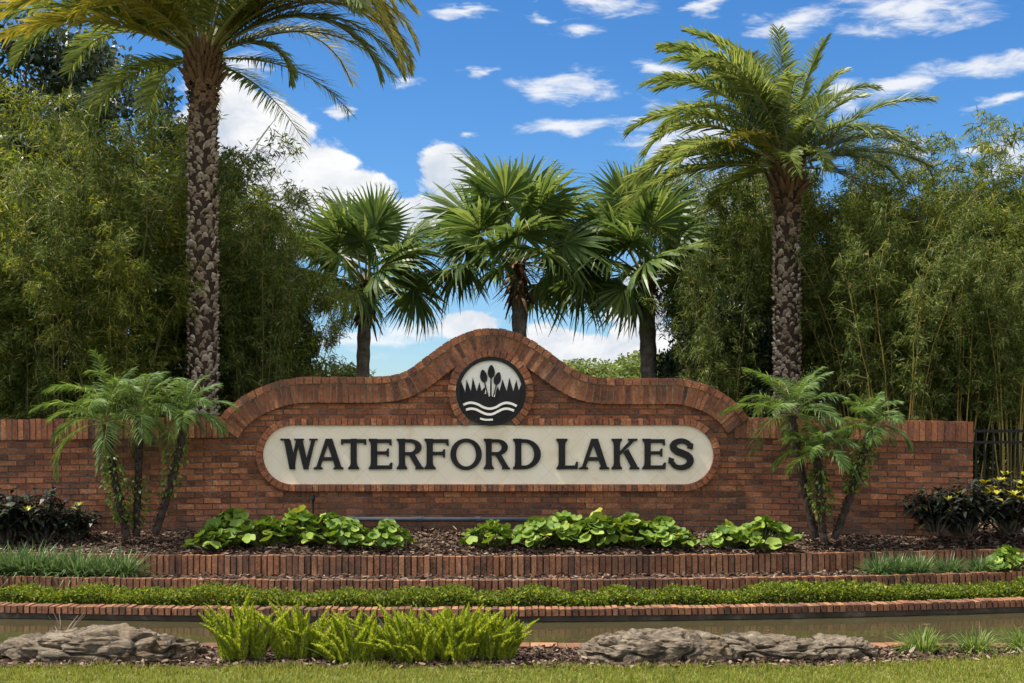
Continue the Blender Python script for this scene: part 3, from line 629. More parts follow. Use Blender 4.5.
# ------------------------------------------------------------------ terrace walls (standing bricks) and pond walls
def terrace(name, Yk, ztop_, h, pitch, depth, label, cat, mat, gap=0.014):
    o = thing(name, (0, Yk, ztop_ - h), label, cat)
    mb = MB(); x = -9.5; S = np.array(o.location)
    while x < 9.5:
        xa, xb = x + gap / 2, x + pitch - gap / 2; ya, yb = Yk + float(delta(xa)), Yk + float(delta(xb)); j = rng.uniform(-0.008, 0.006); jz = rng.uniform(-0.008, 0.005); xa += rng.uniform(-.003, .003); xb += rng.uniform(-.003, .003)
        f = [(xa, ya + j, ztop_ - h), (xb, yb + j, ztop_ - h), (xb, yb + j, ztop_ + jz), (xa, ya + j, ztop_ + jz)]
        mb.hexa(np.array(f + [(q[0], q[1] + depth, q[2]) for q in f]) - S); x += pitch
    mb.build('standing_bricks', mat, o)
    mb = MB(); x = -9.5
    while x < 9.5:
        xa, xb = x, x + 0.25; ya, yb = Yk + float(delta(xa)) + 0.014, Yk + float(delta(xb)) + 0.014
        f = [(xa, ya, ztop_ - h - 0.05), (xb, yb, ztop_ - h - 0.05), (xb, yb, ztop_ - 0.010), (xa, ya, ztop_ - 0.010)]
        mb.hexa(np.array(f + [(q[0], q[1] + depth - 0.02, q[2]) for q in f]) - S); x += 0.25
    mb.build('mortar_core', MAT['dark_mortar'], o); return o
terrace('terrace_wall', YR, 0.306, 0.25, 0.0655, 0.10, 'upper low brick retaining wall of tall standing bricks below the mulch bed', 'retaining wall', MAT['brick_edging'])
terrace('terrace_wall', YM, 0.131, 0.24, 0.0655, 0.10, 'middle low brick edging wall just behind the clipped green hedge', 'retaining wall', MAT['brick_edging'])
o = terrace('pond_coping', YC, 0.009, 0.066, 0.0605, 0.2, 'brick coping along the far edge of the pond in front of the hedge', 'coping', MAT['brick_edging'])
mb = MB(); x = -9.5; S = np.array(o.location)
while x < 9.5:
    xa, xb = x, x + 0.25; f = [(xa, YC + float(delta(xa)) + 0.03, -0.6), (xb, YC + float(delta(xb)) + 0.03, -0.6), (xb, YC + float(delta(xb)) + 0.03, -0.062), (xa, YC + float(delta(xa)) + 0.03, -0.062)]
    mb.hexa(np.array(f + [(q[0], q[1] + 0.15, q[2]) for q in f]) - S); x += 0.25
mb.build('pond_wall', MAT['concrete'], o)
near = thing('pond_coping', (0, 10.45, 0), 'orange brick coping along the near edge of the pond behind the boulders', 'coping')
mb = MB(); x = -9.5
while x < 9.5:
    mb.box(x + 0.005, x + 0.20, -0.10 + rng.uniform(-.004, .004), 0.10, -0.5, 0.016 + rng.uniform(-.004, .004)); x += 0.205
mb.build('coping_bricks', MAT['brick_edging'], near)

# ------------------------------------------------------------------ mulch
def chips(mb, rng, n, X, Y, Z, sl=(0.025, 0.075), sw=(0.012, 0.028)):
    d = rng.normal(size=(n, 3)); d[:, 2] *= 0.25; sd_ = rng.normal(size=(n, 3)); sd_[:, 2] *= 0.35
    mb.strips(np.stack([X, Y, Z], 1), d, sd_, rng.uniform(*sl, n), rng.uniform(*sw, n), rng.uniform(-0.1, 0.3, n), [(0, 0.6), (0.4, 1), (1, 0.5)])
rng = np.random.default_rng(11); mb = MB()
n = 26000; X = rng.uniform(-6.5, 6.5, n); Yr = YR + 0.1 + rng.uniform(0, 1, n) ** 0.9 * 1.35
chips(mb, rng, n, X, np.minimum(Yr + delta(X), 17.5), np.interp(Yr, [YR + .06, YR + .7, YR + 1.35], [.290, .375, .46]) + rng.uniform(0.004, 0.03, n))
n = 3000; X = rng.uniform(-6.5, 6.5, n); Yr = rng.uniform(YM + 0.1, YR, n); chips(mb, rng, n, X, Yr + delta(X), 0.095 + rng.uniform(0.004, 0.03, n))
n = 12000; X = rng.uniform(-6, 6, n); e = grass_edge(X) - 0.08; Yy = e + (10.34 - e) * rng.uniform(0, 1, n); chips(mb, rng, n, X, Yy, rng.uniform(0.004, 0.035, n), (0.02, 0.06))
tag(mb.build('mulch', MAT['mulch']), 'brown bark mulch and fallen leaves on the beds', 'mulch', kind='stuff')

rng = np.random.default_rng(61); mb = MB(); n = 160; X = rng.uniform(-5.5, 5.5, n); Yy = rng.uniform(10.7, 12.5, n) ** 1.0
d = rng.normal(size=(n, 3)); d[:, 2] = 0; mb.strips(np.stack([X, Yy, np.full(n, -0.111)], 1), d, np.stack([-d[:, 1], d[:, 0], 0 * X], 1), rng.uniform(0.03, 0.09, n), rng.uniform(0.012, 0.03, n), 0, [(0, 0.2), (0.4, 1), (1, 0.1)])
tag(mb.build('fallen_leaves', MAT['mulch']), 'dead leaves floating on the brown pond', 'leaves', kind='stuff')
# ------------------------------------------------------------------ lawn blades
rng = np.random.default_rng(12); mb = MB()
n = 150000; X = rng.uniform(-5.2, 5.2, n); e = grass_edge(X) + rng.normal(0, 0.035, n); Yy = e - rng.uniform(0, 1, n) ** 1.35 * 3.0
d = rng.normal(size=(n, 3)) * 0.42; d[:, 2] = 1; sd_ = rng.normal(size=(n, 3)); sd_[:, 2] = 0
clump = np.array([0.6 * mnoise.noise(Vector((x * 1.7, y * 2.2, 0))) + 0.9 * mnoise.noise(Vector((x * 6.0, y * 7.0, 3.0))) for x, y in zip(X, Yy)])
mb.strips(np.stack([X, Yy, np.full(n, 0.004)], 1), d, sd_, rng.uniform(0.022, 0.055, n) * np.maximum(0.25, 1 + 0.8 * clump), rng.uniform(0.003, 0.006, n), rng.uniform(0, 0.5, n), [(0, 1), (0.55, 0.8), (1, 0.1)])
tag(mb.build('lawn_grass', MAT['grass']), 'short yellow green lawn grass in the foreground', 'grass', kind='stuff')

# ------------------------------------------------------------------ rocks
def rock(seed, sx, sy, sz, cuts=5):
    bm = bmesh.new(); bmesh.ops.create_icosphere(bm, subdivisions=6, radius=1.0); o_ = Vector((seed * 7.3, seed * 3.1, seed * 1.7))
    for v in bm.verts:
        c = v.co.copy()
        box_ = Vector([math.copysign(abs(q) ** 0.75, q) for q in c])
        p_ = Vector((box_.x * sx, box_.y * sy, box_.z * sz))
        big = mnoise.fractal(Vector((p_.x * 1.6, p_.y * 2.0, p_.z * 2.0)) + o_, 0.9, 2.0, 4)
        lay = mnoise.noise(Vector((p_.x * 1.2, p_.y * 1.5, p_.z * 13 + 1.5 * mnoise.noise(p_ * 2 + o_))) + o_)
        rid = abs(mnoise.noise(Vector((p_.x * 4.5, p_.y * 5, p_.z * 9)) + o_ * 2)); fine = mnoise.fractal(p_ * 11 + o_, 0.8, 2.0, 4)
        k = 0.16 * big
        q = Vector((p_.x * (1 + k * 0.5), p_.y * (1 + k) , p_.z * (1 + 1.7 * k)))
        nrm = Vector((c.x, c.y, c.z * 0.6)).normalized()
        rid2 = abs(mnoise.noise(Vector((p_.x * 11, p_.y * 11, p_.z * 24)) + o_ * 3)); lay2 = mnoise.noise(Vector((p_.x * 2.5, p_.y * 3, p_.z * 34 + 2 * mnoise.noise(p_ * 3 + o_))) + o_ * 4)
        q += nrm * (0.020 * lay + 0.008 * lay2 - 0.065 * max(0, 0.11 - rid) / 0.11 - 0.022 * max(0, 0.12 - rid2) / 0.12 + 0.022 * fine)
        zz = q.z / sz; lv = zz * 3.2 + 0.5 * mnoise.noise(Vector((p_.x * 1.3, p_.y * 1.5, 1.0)) + o_); fl = math.floor(lv); fr = lv - fl
        st_ = fl + min(1.0, max(0.0, (fr - 0.15) / 0.30)) ** 1.5                      # flat ledges with short risers
        q.z = sz * (0.75 * zz + 0.25 * (zz + (st_ - lv) / 3.2))
        ins = 1.0 + 0.10 * mnoise.noise(Vector((fl * 5.1, seed, p_.x * 1.6))); q.y *= ins
        vd = mnoise.voronoi(Vector((p_.x * 3.2, p_.y * 3.5, p_.z * 5)) + o_)[0]; q -= nrm * 0.014 * max(0.0, 1 - (vd[1] - vd[0]) / 0.07)
        v.co = q
    me = bpy.data.meshes.new('boulder'); bm.to_mesh(me); bm.free(); me.materials.append(MAT['rock'])
    me.polygons.foreach_set('use_smooth', np.ones(len(me.polygons), dtype=bool)); return me
def put_rock(seed, px0, px1, pyt, Y, sy, label, dz=0.0, rz=0.0, zc=0.03):
    xa, xb = XW(px0, Y), XW(px1, Y); top = ZW(pyt, Y)
    o = link('boulder', rock(seed, (xb - xa) / 2 * 0.97, sy, (top - zc) * 0.93), loc=((xa + xb) / 2, Y, zc)); o.rotation_euler = (0, R(dz), R(rz)); return tag(o, label, 'boulder')
put_rock(1, -8, 214, 630, 9.98, 0.30, 'long flat grey boulder at the left of the pond edge', 1.0)
put_rock(2, 576, 738, 631, 9.92, 0.30, 'rounded grey boulder right of the ferns, largest of the right hand rocks', 1.5)
put_rock(5, 700, 838, 634, 9.98, 0.26, 'low layered boulder in the middle of the right hand rocks', 3.0)
put_rock(9, 800, 876, 636, 9.96, 0.20, 'small boulder at the right end of the right hand rocks', 1.0)

# ------------------------------------------------------------------ hedge
rng = np.random.default_rng(21); mb = MB()
n = 95000; X = rng.uniform(-8, 8, n)
u = rng.uniform(0, 1, n); yy = rng.uniform(0, 1, n); face = rng.uniform(0, 1, n)
hh = np.array([0.126 + 0.075 * mnoise.noise(Vector((x * 2.1, 0.3, 0))) + 0.03 * mnoise.noise(Vector((x * 7.0, 2.3, 0))) for x in X])
Yh = np.where(face < 0.42, 0.02 + 0.10 * u ** 2, 0.04 + 0.5 * yy); Zh = np.where(face < 0.42, hh * yy * 0.98, hh - 0.05 * u ** 2)
Zh = Zh + np.where((Yh < 0.1) & (Zh > hh * 0.7), -0.03 * rng.uniform(0, 1, n), 0) + rng.normal(0, 0.012, n)
B = np.stack([X, YC + 0.36 + Yh + delta(X) + rng.normal(0, 0.012, n), -0.05 + np.maximum(Zh, 0.01)], 1)
d = rng.normal(size=(n, 3)) * 0.7; d[:, 2] += 0.6; d[:, 1] -= 0.3 * (face < 0.42)
S = np.array([0, YC + 0.4, -0.05])
mb.strips(B - S, d, rnd_unit(rng, n), rng.uniform(0.022, 0.045, n), rng.uniform(0.012, 0.022, n), 0.2, [(0, 0.3), (0.45, 1), (1, 0.15)])
hedge = thing('low_hedge', S, 'low clipped green hedge running between the brick coping and brick edging', 'hedge')
for x in np.arange(-8, 8, 0.05):
    y = float(delta(x)) + rng.uniform(0.05, 0.42); x2 = x + rng.uniform(-0.08, 0.08)
    mb.tube([(x, y, 0), (x2, y + rng.uniform(-.05, .05), 0.08), (x2 + rng.uniform(-.06, .06), y, 0.14)], [0.006, 0.005, 0.003], 4, 1)
mb.build('foliage', [MAT['hedge'], MAT['bark']], hedge)

# ------------------------------------------------------------------ bamboo
def bamboo_meshes(seed, H, ncul, spread, nbr, leaf_mat_, low=0.22, culm_mat_=None):
    culm_mat_ = culm_mat_ or MAT['green_culm']
    rng = np.random.default_rng(seed); culms = []; mb = MB(); tw = MB()
    for c in range(ncul):
        a = rng.uniform(0, 2 * math.pi); rb = rng.uniform(0.05, 0.42) * spread; h = H * rng.uniform(0.72, 1.0); lean = rng.uniform(0.0, 0.75) * spread; arch_ = rng.uniform(0.0, 1.0) * spread
        t_ = np.linspace(0, 1, 14); o2 = np.array([math.cos(a), math.sin(a)])
        P = np.zeros((14, 3)); P[:, :2] = o2[None] * (rb + lean * t_ + arch_ * t_ ** 3)[:, None]; P[:, 2] = h * (t_ - 0.10 * (arch_ / spread) * t_ ** 4)
        P[:, :2] += rng.normal(0, 0.02, (14, 2)) * t_[:, None]
        cm = MB(); cm.tube(P, 0.021 * (1 - 0.8 * t_) * rng.uniform(0.7, 1.1), 6); culms.append(cm.mesh('culm', culm_mat_, True))
        tb = low + (1 - low) * rng.uniform(0, 1, nbr) ** 0.85
        for tt in tb:
            b = np.array([np.interp(tt, t_, P[:, k]) for k in range(3)]); ba = rng.uniform(0, 2 * math.pi); be = R(rng.uniform(-5, 60)); L = rng.uniform(0.25, 0.85) * (1.15 - 0.6 * tt)
            bd = np.array([math.cos(ba) * math.cos(be), math.sin(ba) * math.cos(be), math.sin(be)])
            nl = int((32 + 22 * L / 0.6) * rng.uniform(0.5, 1.5)); s_ = rng.uniform(0.35, 1.0, nl); base = b + bd * (s_ * L)[:, None]; base[:, 2] -= 0.25 * L * s_ ** 2
            base += rng.normal(0, 0.055, base.shape)
            d = bd[None] * 0.55 + rng.normal(0, 0.55, (nl, 3)); d[:, 2] -= 0.12
            mb.strips(base, d, rnd_unit(rng, nl) + np.array([0, 0, 0.0]), rng.uniform(0.075, 0.155, nl), rng.uniform(0.014, 0.023, nl), rng.uniform(0.1, 0.5, nl), [(0, 0.25), (0.3, 1), (1, 0.06)])
            if rng.uniform() < 0.5: mb.tube([b, b + bd * L * 0.5 - np.array([0, 0, .05 * L]), b + bd * L * 0.95 - np.array([0, 0, .22 * L])], [0.006, 0.004, 0.002], 3, 1, cap=False)
    return culms, mb.mesh('foliage', [leaf_mat_, MAT['culm']])
BT = [bamboo_meshes(101, 5.6, 15, 1.15, 36, MAT['bamboo_leaf'], 0.10), bamboo_meshes(102, 5.6, 13, 1.25, 40, MAT['bamboo_leaf_yellow'], 0.10), bamboo_meshes(103, 5.6, 22, 1.2, 27, MAT['bamboo_leaf'], 0.38, MAT['culm'])]
def bamboo(k, px, py_top, Y, label, group, rz, wide=1.0):
    z0 = 0.45; h = ZW(py_top - (24 if px > 500 else 8), Y) - z0; s_ = h / 5.6
    o = thing('bamboo_clump', (XW(px, Y), Y, z0), label, 'bamboo', group, rz, (s_ * wide, s_ * wide, s_))
    cs, fo = BT[k]
    for c in cs: link('culm', c, o)
    link('foliage', fo, o); return o
LB = 'tall leafy bamboo clump in the dense green mass behind the left half of the wall'; LG = 'bamboo clumps left of the fan palms'
for i, (px, pt, Y, k, w) in enumerate([(-35, 70, 19.6, 1, 1.0), (25, 95, 19.0, 1, 1.0), (85, 85, 20.0, 1, 1.0), (140, 95, 19.2, 0, 1.0), (185, 110, 20.4, 1, .95), (232, 155, 19.6, 0, .9), (268, 195, 20.4, 1, .8), (292, 222, 19.4, 1, .7),
                                       (60, 150, 18.3, 0, .9), (165, 170, 19.8, 1, .8), (262, 215, 19.0, 0, .7), (5, 180, 18.2, 0, .9), (115, 190, 18.2, 1, .85)]):
    bamboo(k, px, pt, Y, LB, LG, i * 1.37, w)
RB = 'tall leafy bamboo clump with pale yellow canes behind the right half of the wall'; RG = 'bamboo clumps right of the fan palms'
for i, (px, pt, Y, k, w) in enumerate([(716, 160, 21.4, 0, .85), (745, 150, 21.7, 0, .9), (790, 150, 21.8, 0, .9), (842, 138, 20.8, 1, .8), (880, 135, 20.6, 1, .9), (922, 145, 20.4, 1, .9), (962, 128, 20.4, 1, .9), (1003, 142, 20.2, 1, .95), (1050, 150, 20.4, 0, 1.0), (1095, 150, 20.0, 2, 1.0),
                                       (866, 190, 19.6, 2, .8), (905, 215, 18.7, 2, .8), (955, 215, 18.9, 2, .8), (1010, 225, 18.8, 2, .8), (722, 240, 20.2, 0, .75), (846, 250, 20.2, 0, .7)]):
    bamboo(k, px, pt, Y, RB, RG, 0.5 + i * 1.91, w)

# ------------------------------------------------------------------ broadleaf trees
def tree_meshes(seed, H, crown_r, crown_h, nb, nleaf, lm, leaf=0.10, trunk_r=0.12, base=0.25):
    rng = np.random.default_rng(seed); mb = MB(); tb = MB(); hb = H * base
    top = H - crown_h * 0.35
    tb.tube([(0, 0, -0.1), (0.05, 0.02, hb), (0.0, 0.08, top * 0.7), (0.05, 0, top)], [trunk_r * 1.25, trunk_r, trunk_r * 0.6, trunk_r * 0.25], 9)
    zc = H - crown_h / 2
    for b in range(nb):
        v = rnd_unit(rng, 1)[0] * rng.uniform(0.35, 0.92); c = np.array([v[0] * crown_r, v[1] * crown_r, zc + v[2] * crown_h / 2]); r_ = rng.uniform(0.20, 0.36) * crown_r
        s0 = np.array([0.02, 0.03, max(hb * 0.8, min(top * 0.9, c[2] - 0.4 * crown_r))]); mid = (s0 + c) / 2 + rng.normal(0, 0.08 * crown_r, 3)
        tb.tube([s0, mid, c], [trunk_r * 0.35, trunk_r * 0.2, trunk_r * 0.06], 5, cap=False)
        n = int(nleaf * rng.uniform(0.6, 1.3)); q = rnd_unit(rng, n) * (rng.uniform(0, 1, n) ** 0.5 * r_)[:, None]; q[:, 2] *= 0.75
        d = rnd_unit(rng, n) + np.array([0, 0, 0.1]); mb.strips(c + q, d, rnd_unit(rng, n), rng.uniform(0.7, 1.3, n) * leaf, rng.uniform(0.4, 0.65, n) * leaf, 0.25, [(0, 0.25), (0.4, 1), (1, 0.1)])
    return tb.mesh('trunk', MAT['bark'], True), mb.mesh('crown', lm)
TT = {'dark': tree_meshes(201, 8, 2.3, 5.6, 46, 420, MAT['dark_leaf'], 0.13, 0.16), 'dark2': tree_meshes(202, 6, 1.7, 5.0, 40, 420, MAT['dark_leaf'], 0.11, 0.10, 0.15),
      'far': tree_meshes(203, 6, 3.0, 4.6, 40, 300, MAT['far_leaf'], 0.22, 0.15)}
def tree(k, px, pt, Y, label, group=None, H=8.0, rz=0.0, wide=1.0, z0=0.42):
    s_ = (ZW(pt, Y) - z0) / H; o = thing('broadleaf_tree' if k != 'far' else 'far_tree', (XW(px, Y), Y, z0), label, 'tree', group, rz, (s_ * wide, s_ * wide, s_))
    link('trunk', TT[k][0], o); link('crown', TT[k][1], o); return o
g1 = 'dark trees behind the left bamboo'; l1 = 'tall dark green broadleaf tree behind the bamboo at the upper left'
for i, (px, pt, Y, w) in enumerate([(-60, -25, 25, 1.0), (25, 5, 24.5, .9), (95, 15, 25.5, 0.9), (160, 60, 24, .8), (212, 140, 24.5, 0.7), (262, 195, 24, .6)]): tree('dark', px, pt, Y, l1, g1, 8.0, i * 1.3, w)
g2 = 'dark trees behind the right bamboo'; l2 = 'dark green broadleaf tree behind the bamboo right of the fan palms'
for i, (px, pt, Y, w) in enumerate([(735, 165, 23.5, 0.85), (800, 175, 24.5, 0.9), (880, 180, 24, 0.9), (950, 180, 24.5, 0.9), (1020, 180, 24, 1.0), (1090, 170, 24.5, 1.0)]): tree('dark', px, pt, Y, l2, g2, 8.0, i * 2.1, w)
tree('dark2', 702, 178, 22.6, 'dark dense tree crowding the rightmost fan palm trunk', None, 6.0, 0.4, 0.72)
tree('dark2', 728, 250, 20.6, 'dark low tree behind the left side of the right date palm trunk', None, 6.0, 2.0, 0.75)
tree('dark2', 298, 232, 19.8, 'dark bushy tree just left of the leftmost fan palm', None, 6.0, 1.1, 0.5)
for px_ in (985, 1045): tree('dark2', px_, 300, 22.6, 'dark bushy tree behind the metal fence at the far right', 'dark trees behind the fence', 6.0, px_, 0.9)
tree('far', 316, 352, 24.0, 'small pale green bush beside the leftmost fan palm trunk', None, 6.0, 1.0, 1.0)
g3 = 'far trees beyond the wall'; l3 = 'distant light green tree low over the wall between fan palm trunk and dark tree'
for i, (px, pt, Y, w) in enumerate([(582, 358, 62, 1.5), (612, 350, 66, 1.4), (640, 353, 60, 1.4), (668, 345, 55, 1.3), (695, 343, 58, 1.4), (722, 340, 55, 1.4)]): tree('far', px, pt, Y, l3, g3, 6.0, i * 1.7, w, 0.0)
g4 = 'far trees low beyond the left of the wall'; l4 = 'distant green tree low behind the wall, left of the arch'
for i, (px, pt, Y, w) in enumerate([(300, 372, 50, 1.3), (210, 360, 45, 1.4), (100, 350, 45, 1.4), (0, 350, 45, 1.4)]): tree('far', px, pt, Y, l4, g4, 6.0, i * 1.1, w, 0.0)

# ------------------------------------------------------------------ date palms
def frond_mesh(rng, L, droop, npair, lmax, gold=0.0, wid=0.022, twist=0.0, bare=0.13, mats=None, power=1.25, elev=0.0, ldroop=0.25):
    """a feather leaf in local XZ, leaving the origin along +X raised by elev degrees"""
    n = 22; t_ = np.linspace(0, 1, n); ang = R(elev) - R(droop) * t_ ** power
    P = np.zeros((n, 3)); ds = L / (n - 1)
    for i in range(1, n): P[i] = P[i - 1] + np.array([math.cos(ang[i - 1]), 0, math.sin(ang[i - 1])]) * ds
    P[:, 1] = twist * L * t_ ** 2
    mb = MB(); mb.tube(P, 0.020 * (L / 3) * (1.0 - 0.88 * t_) + 0.003 * L / 3, 5, 1, cap=False)
    tt = bare + (1 - bare) * (np.arange(npair) + 0.5) / npair
    for sgn in (-1, 1):
        tq = np.clip(tt + rng.uniform(-0.006, 0.006, npair), 0, 1)
        b = np.stack([np.interp(tq, t_, P[:, k]) for k in range(3)], 1); a = np.interp(tq, t_, ang)
        T = np.stack([np.cos(a), 0 * a, np.sin(a)], 1); U = np.stack([-np.sin(a), 0 * a, np.cos(a)], 1); Sd = np.zeros_like(T); Sd[:, 1] = sgn
        fw = 0.55 + 0.9 * tq ** 2; up = rng.uniform(0.1, 0.75, npair)
        d = T * fw[:, None] + Sd + U * up[:, None] + rng.normal(0, 0.10, (npair, 3))
        prof_ = np.minimum(1.0, (tq - bare + 0.08) / 0.22) * (1 - 0.55 * np.clip((tq - 0.55) / 0.45, 0, 1) ** 1.5)
        mi = 0
        mb.strips(b, d, T * 0.8 + U * (-0.6) * sgn + Sd * 0.2, lmax * prof_ * rng.uniform(0.88, 1.1, npair), wid, ldroop * rng.uniform(0.4, 1.5, npair), [(0, 0.5), (0.25, 1), (0.7, 0.75), (1, 0.06)], 0)
    return mb.mesh('frond', mats)
def date_palm(px, py_crown, Y, r_, label, fronds, seed, grey, scaleL=1.0, lean=0.0):
    z0 = 0.45; zc = ZW(py_crown, Y); h = zc - z0; rng = np.random.default_rng(seed)
    o = thing('date_palm', (XW(px, Y), Y, z0), label, 'palm tree')
    mb = MB(); zz = np.linspace(-0.05, h + 0.15, 16); bend = lambda z: lean * (z / h) ** 2
    mb.tube([(bend(max(z, 0)), 0, z) for z in zz], [r_ * (0.86 if z < h - 0.3 else 0.75) for z in zz], 18, 1)
    nb = int(h / 0.0070); ga = R(137.508)
    for i in range(nb):
        z = h * i / nb + rng.uniform(-0.016, 0.016); a = i * ga + rng.normal(0, 0.22); w = rng.uniform(0.030, 0.060); hh_ = rng.uniform(0.034, 0.085); sk = rng.uniform(-0.022, 0.022)
        flare = 1.0 + (0.12 * max(0, (z - (h - 0.6)) / 0.6)); rr = r_ * 0.85 * flare; pr = rng.uniform(0.024, 0.052) + 0.03 * max(0, (z - (h - 0.7)) / 0.7)
        Tn = np.array([-math.sin(a), math.cos(a), 0]); Nn_ = np.array([math.cos(a), math.sin(a), 0]); c = np.array([bend(z), 0, z])
        U_ = np.linspace(-1, 1, 6); Vv = [(-1.0, 0.10), (-0.35, 0.45), (0.25, 0.88), (0.62, 1.0), (0.95, 0.15)]; G = []
        for v_, rp_ in Vv:
            wv = w * (1.0 - 0.42 * max(0.0, v_) ** 1.5) * (1.0 - 0.15 * max(0.0, -v_))
            for u_ in U_: G.append(c + Tn * (u_ * wv) + Nn_ * (rr - 0.012 + (pr + 0.014) * rp_ * (1 - 0.62 * abs(u_) ** 2.4)) + np.array([0, 0, v_ * hh_ * 0.62 + sk * u_ - 0.018 * abs(u_) ** 2]))
        mb.add(G, [(a_ * 6 + b_, a_ * 6 + b_ + 1, a_ * 6 + b_ + 7, a_ * 6 + b_ + 6) for a_ in range(4) for b_ in range(5)])
    mb.build('trunk', [date_trunk_mat('date_trunk_bark', h, grey), MAT['trunk_core']], o, smooth=True)
    mb = MB()    # cut leaf bases fanning out under the crown
    for i in range(90):
        a = i * ga; k = i / 90; z = h - 0.35 + 0.5 * k; e = R(48 + 30 * k + rng.uniform(-10, 10)); Ls = rng.uniform(0.12, 0.26)
        b = np.array([math.cos(a) * r_ * 0.8 + bend(h), math.sin(a) * r_ * 0.8, z]); d = np.array([math.cos(a) * math.cos(e), math.sin(a) * math.cos(e), math.sin(e)])
        mb.tube([b, b + d * Ls * 0.5, b + d * Ls], [0.04, 0.032, 0.020], 5)
    mb.build('leaf_bases', MAT['rachis_brown'], o)
    for (az_, el_, L, dr, gold) in fronds:
        me = frond_mesh(rng, L * scaleL, dr, 100, 0.42 * min(1.0, L / 2.4), wid=0.025, twist=rng.uniform(-0.22, 0.22), mats=[MAT['frond_gold' if gold else 'frond'], MAT['rachis']], elev=el_, power=rng.uniform(1.3, 1.9))
        f = link('frond', me, o, (bend(h) + math.cos(R(az_)) * 0.1, math.sin(R(az_)) * 0.1, h + 0.02 + 0.10 * el_ / 90)); f.rotation_euler = (rng.uniform(-0.35, 0.35) * 0, 0, R(az_))
        if gold: f['label'] = 'golden frond, its colour part yellowing, part painted sunlight'  # gold colour carries both old-leaf yellowing and the look of strong sun
    return o
rf = random.Random(5)
FL = [(3, 50, 3.35, 126, 1), (-10, 44, 3.3, 128, 1), (8, 40, 3.2, 124, 1), (14, 48, 3.3, 124, 1), (-22, 52, 3.0, 130, 1), (-4, 60, 3.1, 134, 1), (185, 56, 3.3, 92, 1), (205, 46, 3.0, 96, 1), (240, 60, 2.3, 95, 1), (180, 48, 3.3, 88, 1), (196, 40, 3.1, 92, 1), (165, 36, 3.2, 80, 1), (215, 50, 2.7, 95, 1), (150, 28, 3.0, 70, 0), (188, 26, 2.6, 70, 1), (235, 40, 2.0, 95, 1), (255, 52, 1.9, 100, 1), (280, 52, 1.9, 95, 0),
      (0, 52, 3.0, 120, 1), (-15, 44, 2.9, 118, 1), (15, 42, 3.0, 112, 0), (-35, 45, 2.6, 110, 0), (-8, 26, 1.5, 120, 0), (30, 30, 2.8, 85, 0), (5, 62, 3.3, 108, 1), (-60, 48, 2.2, 105, 0), (-5, 70, 3.1, 105, 0)]
for i in range(16):
    FL.append(((i * 137.5 + 40) % 360, 34 + 44 * (i / 16), rf.uniform(2.6, 3.1), rf.uniform(65, 95), 1 if i % 5 == 0 else 0))
for q in [(200, 60, 3.2, 90, 1), (172, 58, 3.3, 85, 0), (186, 68, 3.3, 80, 1), (225, 62, 2.9, 95, 0), (160, 66, 3.2, 85, 0), (210, 34, 2.7, 85, 1), (140, 50, 3.0, 75, 0), (178, 30, 3.0, 62, 0), (-20, 58, 3.0, 110, 0), (20, 55, 3.1, 105, 1), (-45, 62, 2.8, 110, 1), (-5, 36, 2.6, 118, 0), (0, 58, 3.25, 112, 1), (-12, 50, 3.2, 112, 0)]: FL.append(q)
for a in (70, 100, 130, 45, 160): FL.append((a, rf.uniform(-5, 20), 2.2, 70, 0))
date_palm(203, 60, 18.5, 0.208, 'tall date palm with grey scaly trunk and golden fronds behind the left wing', FL, 31, 0.88)
FR = [(110, 88, 2.5, 30, 0), (172, 82, 2.9, 66, 0), (182, 75, 2.9, 74, 0), (165, 66, 2.8, 80, 0), (190, 58, 2.8, 84, 0), (176, 46, 2.8, 84, 0), (200, 34, 2.7, 92, 0), (186, 22, 2.6, 80, 0), (212, 48, 2.6, 110, 0), (178, 68, 2.9, 80, 0), (196, 66, 2.8, 86, 0), (110, 78, 2.7, 60, 0), (20, 74, 2.2, 50, 0),
      (30, 86, 2.1, 26, 0), (8, 60, 1.9, 50, 0), (2, 42, 2.5, 50, 0), (-4, 30, 2.2, 62, 0), (15, 20, 2.3, 55, 0), (-25, 40, 2.0, 85, 0), (232, 36, 1.6, 85, 1), (-50, 45, 1.6, 95, 0), (-75, 48, 1.5, 100, 0),
      (150, 78, 2.8, 90, 0), (140, 50, 2.6, 90, 0), (120, 66, 2.5, 80, 0), (60, 64, 2.3, 75, 0), (90, 40, 2.3, 80, 0), (45, 40, 2.3, 70, 0), (160, 28, 2.6, 80, 0), (205, 76, 2.7, 100, 0), (225, 70, 2.3, 105, 0), (-30, 68, 1.9, 85, 0), (255, 72, 1.9, 100, 0), (140, 84, 2.7, 60, 0),
      (206, 2, 3.0, 44, 0), (198, 12, 2.9, 60, 0), (188, 6, 2.6, 52, 0), (214, 18, 2.8, 66, 0), (255, 20, 1.4, 90, 0), (290, 20, 1.3, 90, 0), (335, 15, 1.8, 70, 0), (20, 6, 1.9, 55, 0), (120, 5, 1.8, 60, 0)]
date_palm(787, 170, 19.5, 0.20, 'date palm with scaly brown trunk rising behind the right part of the wall', FR, 32, 0.9, 0.84)

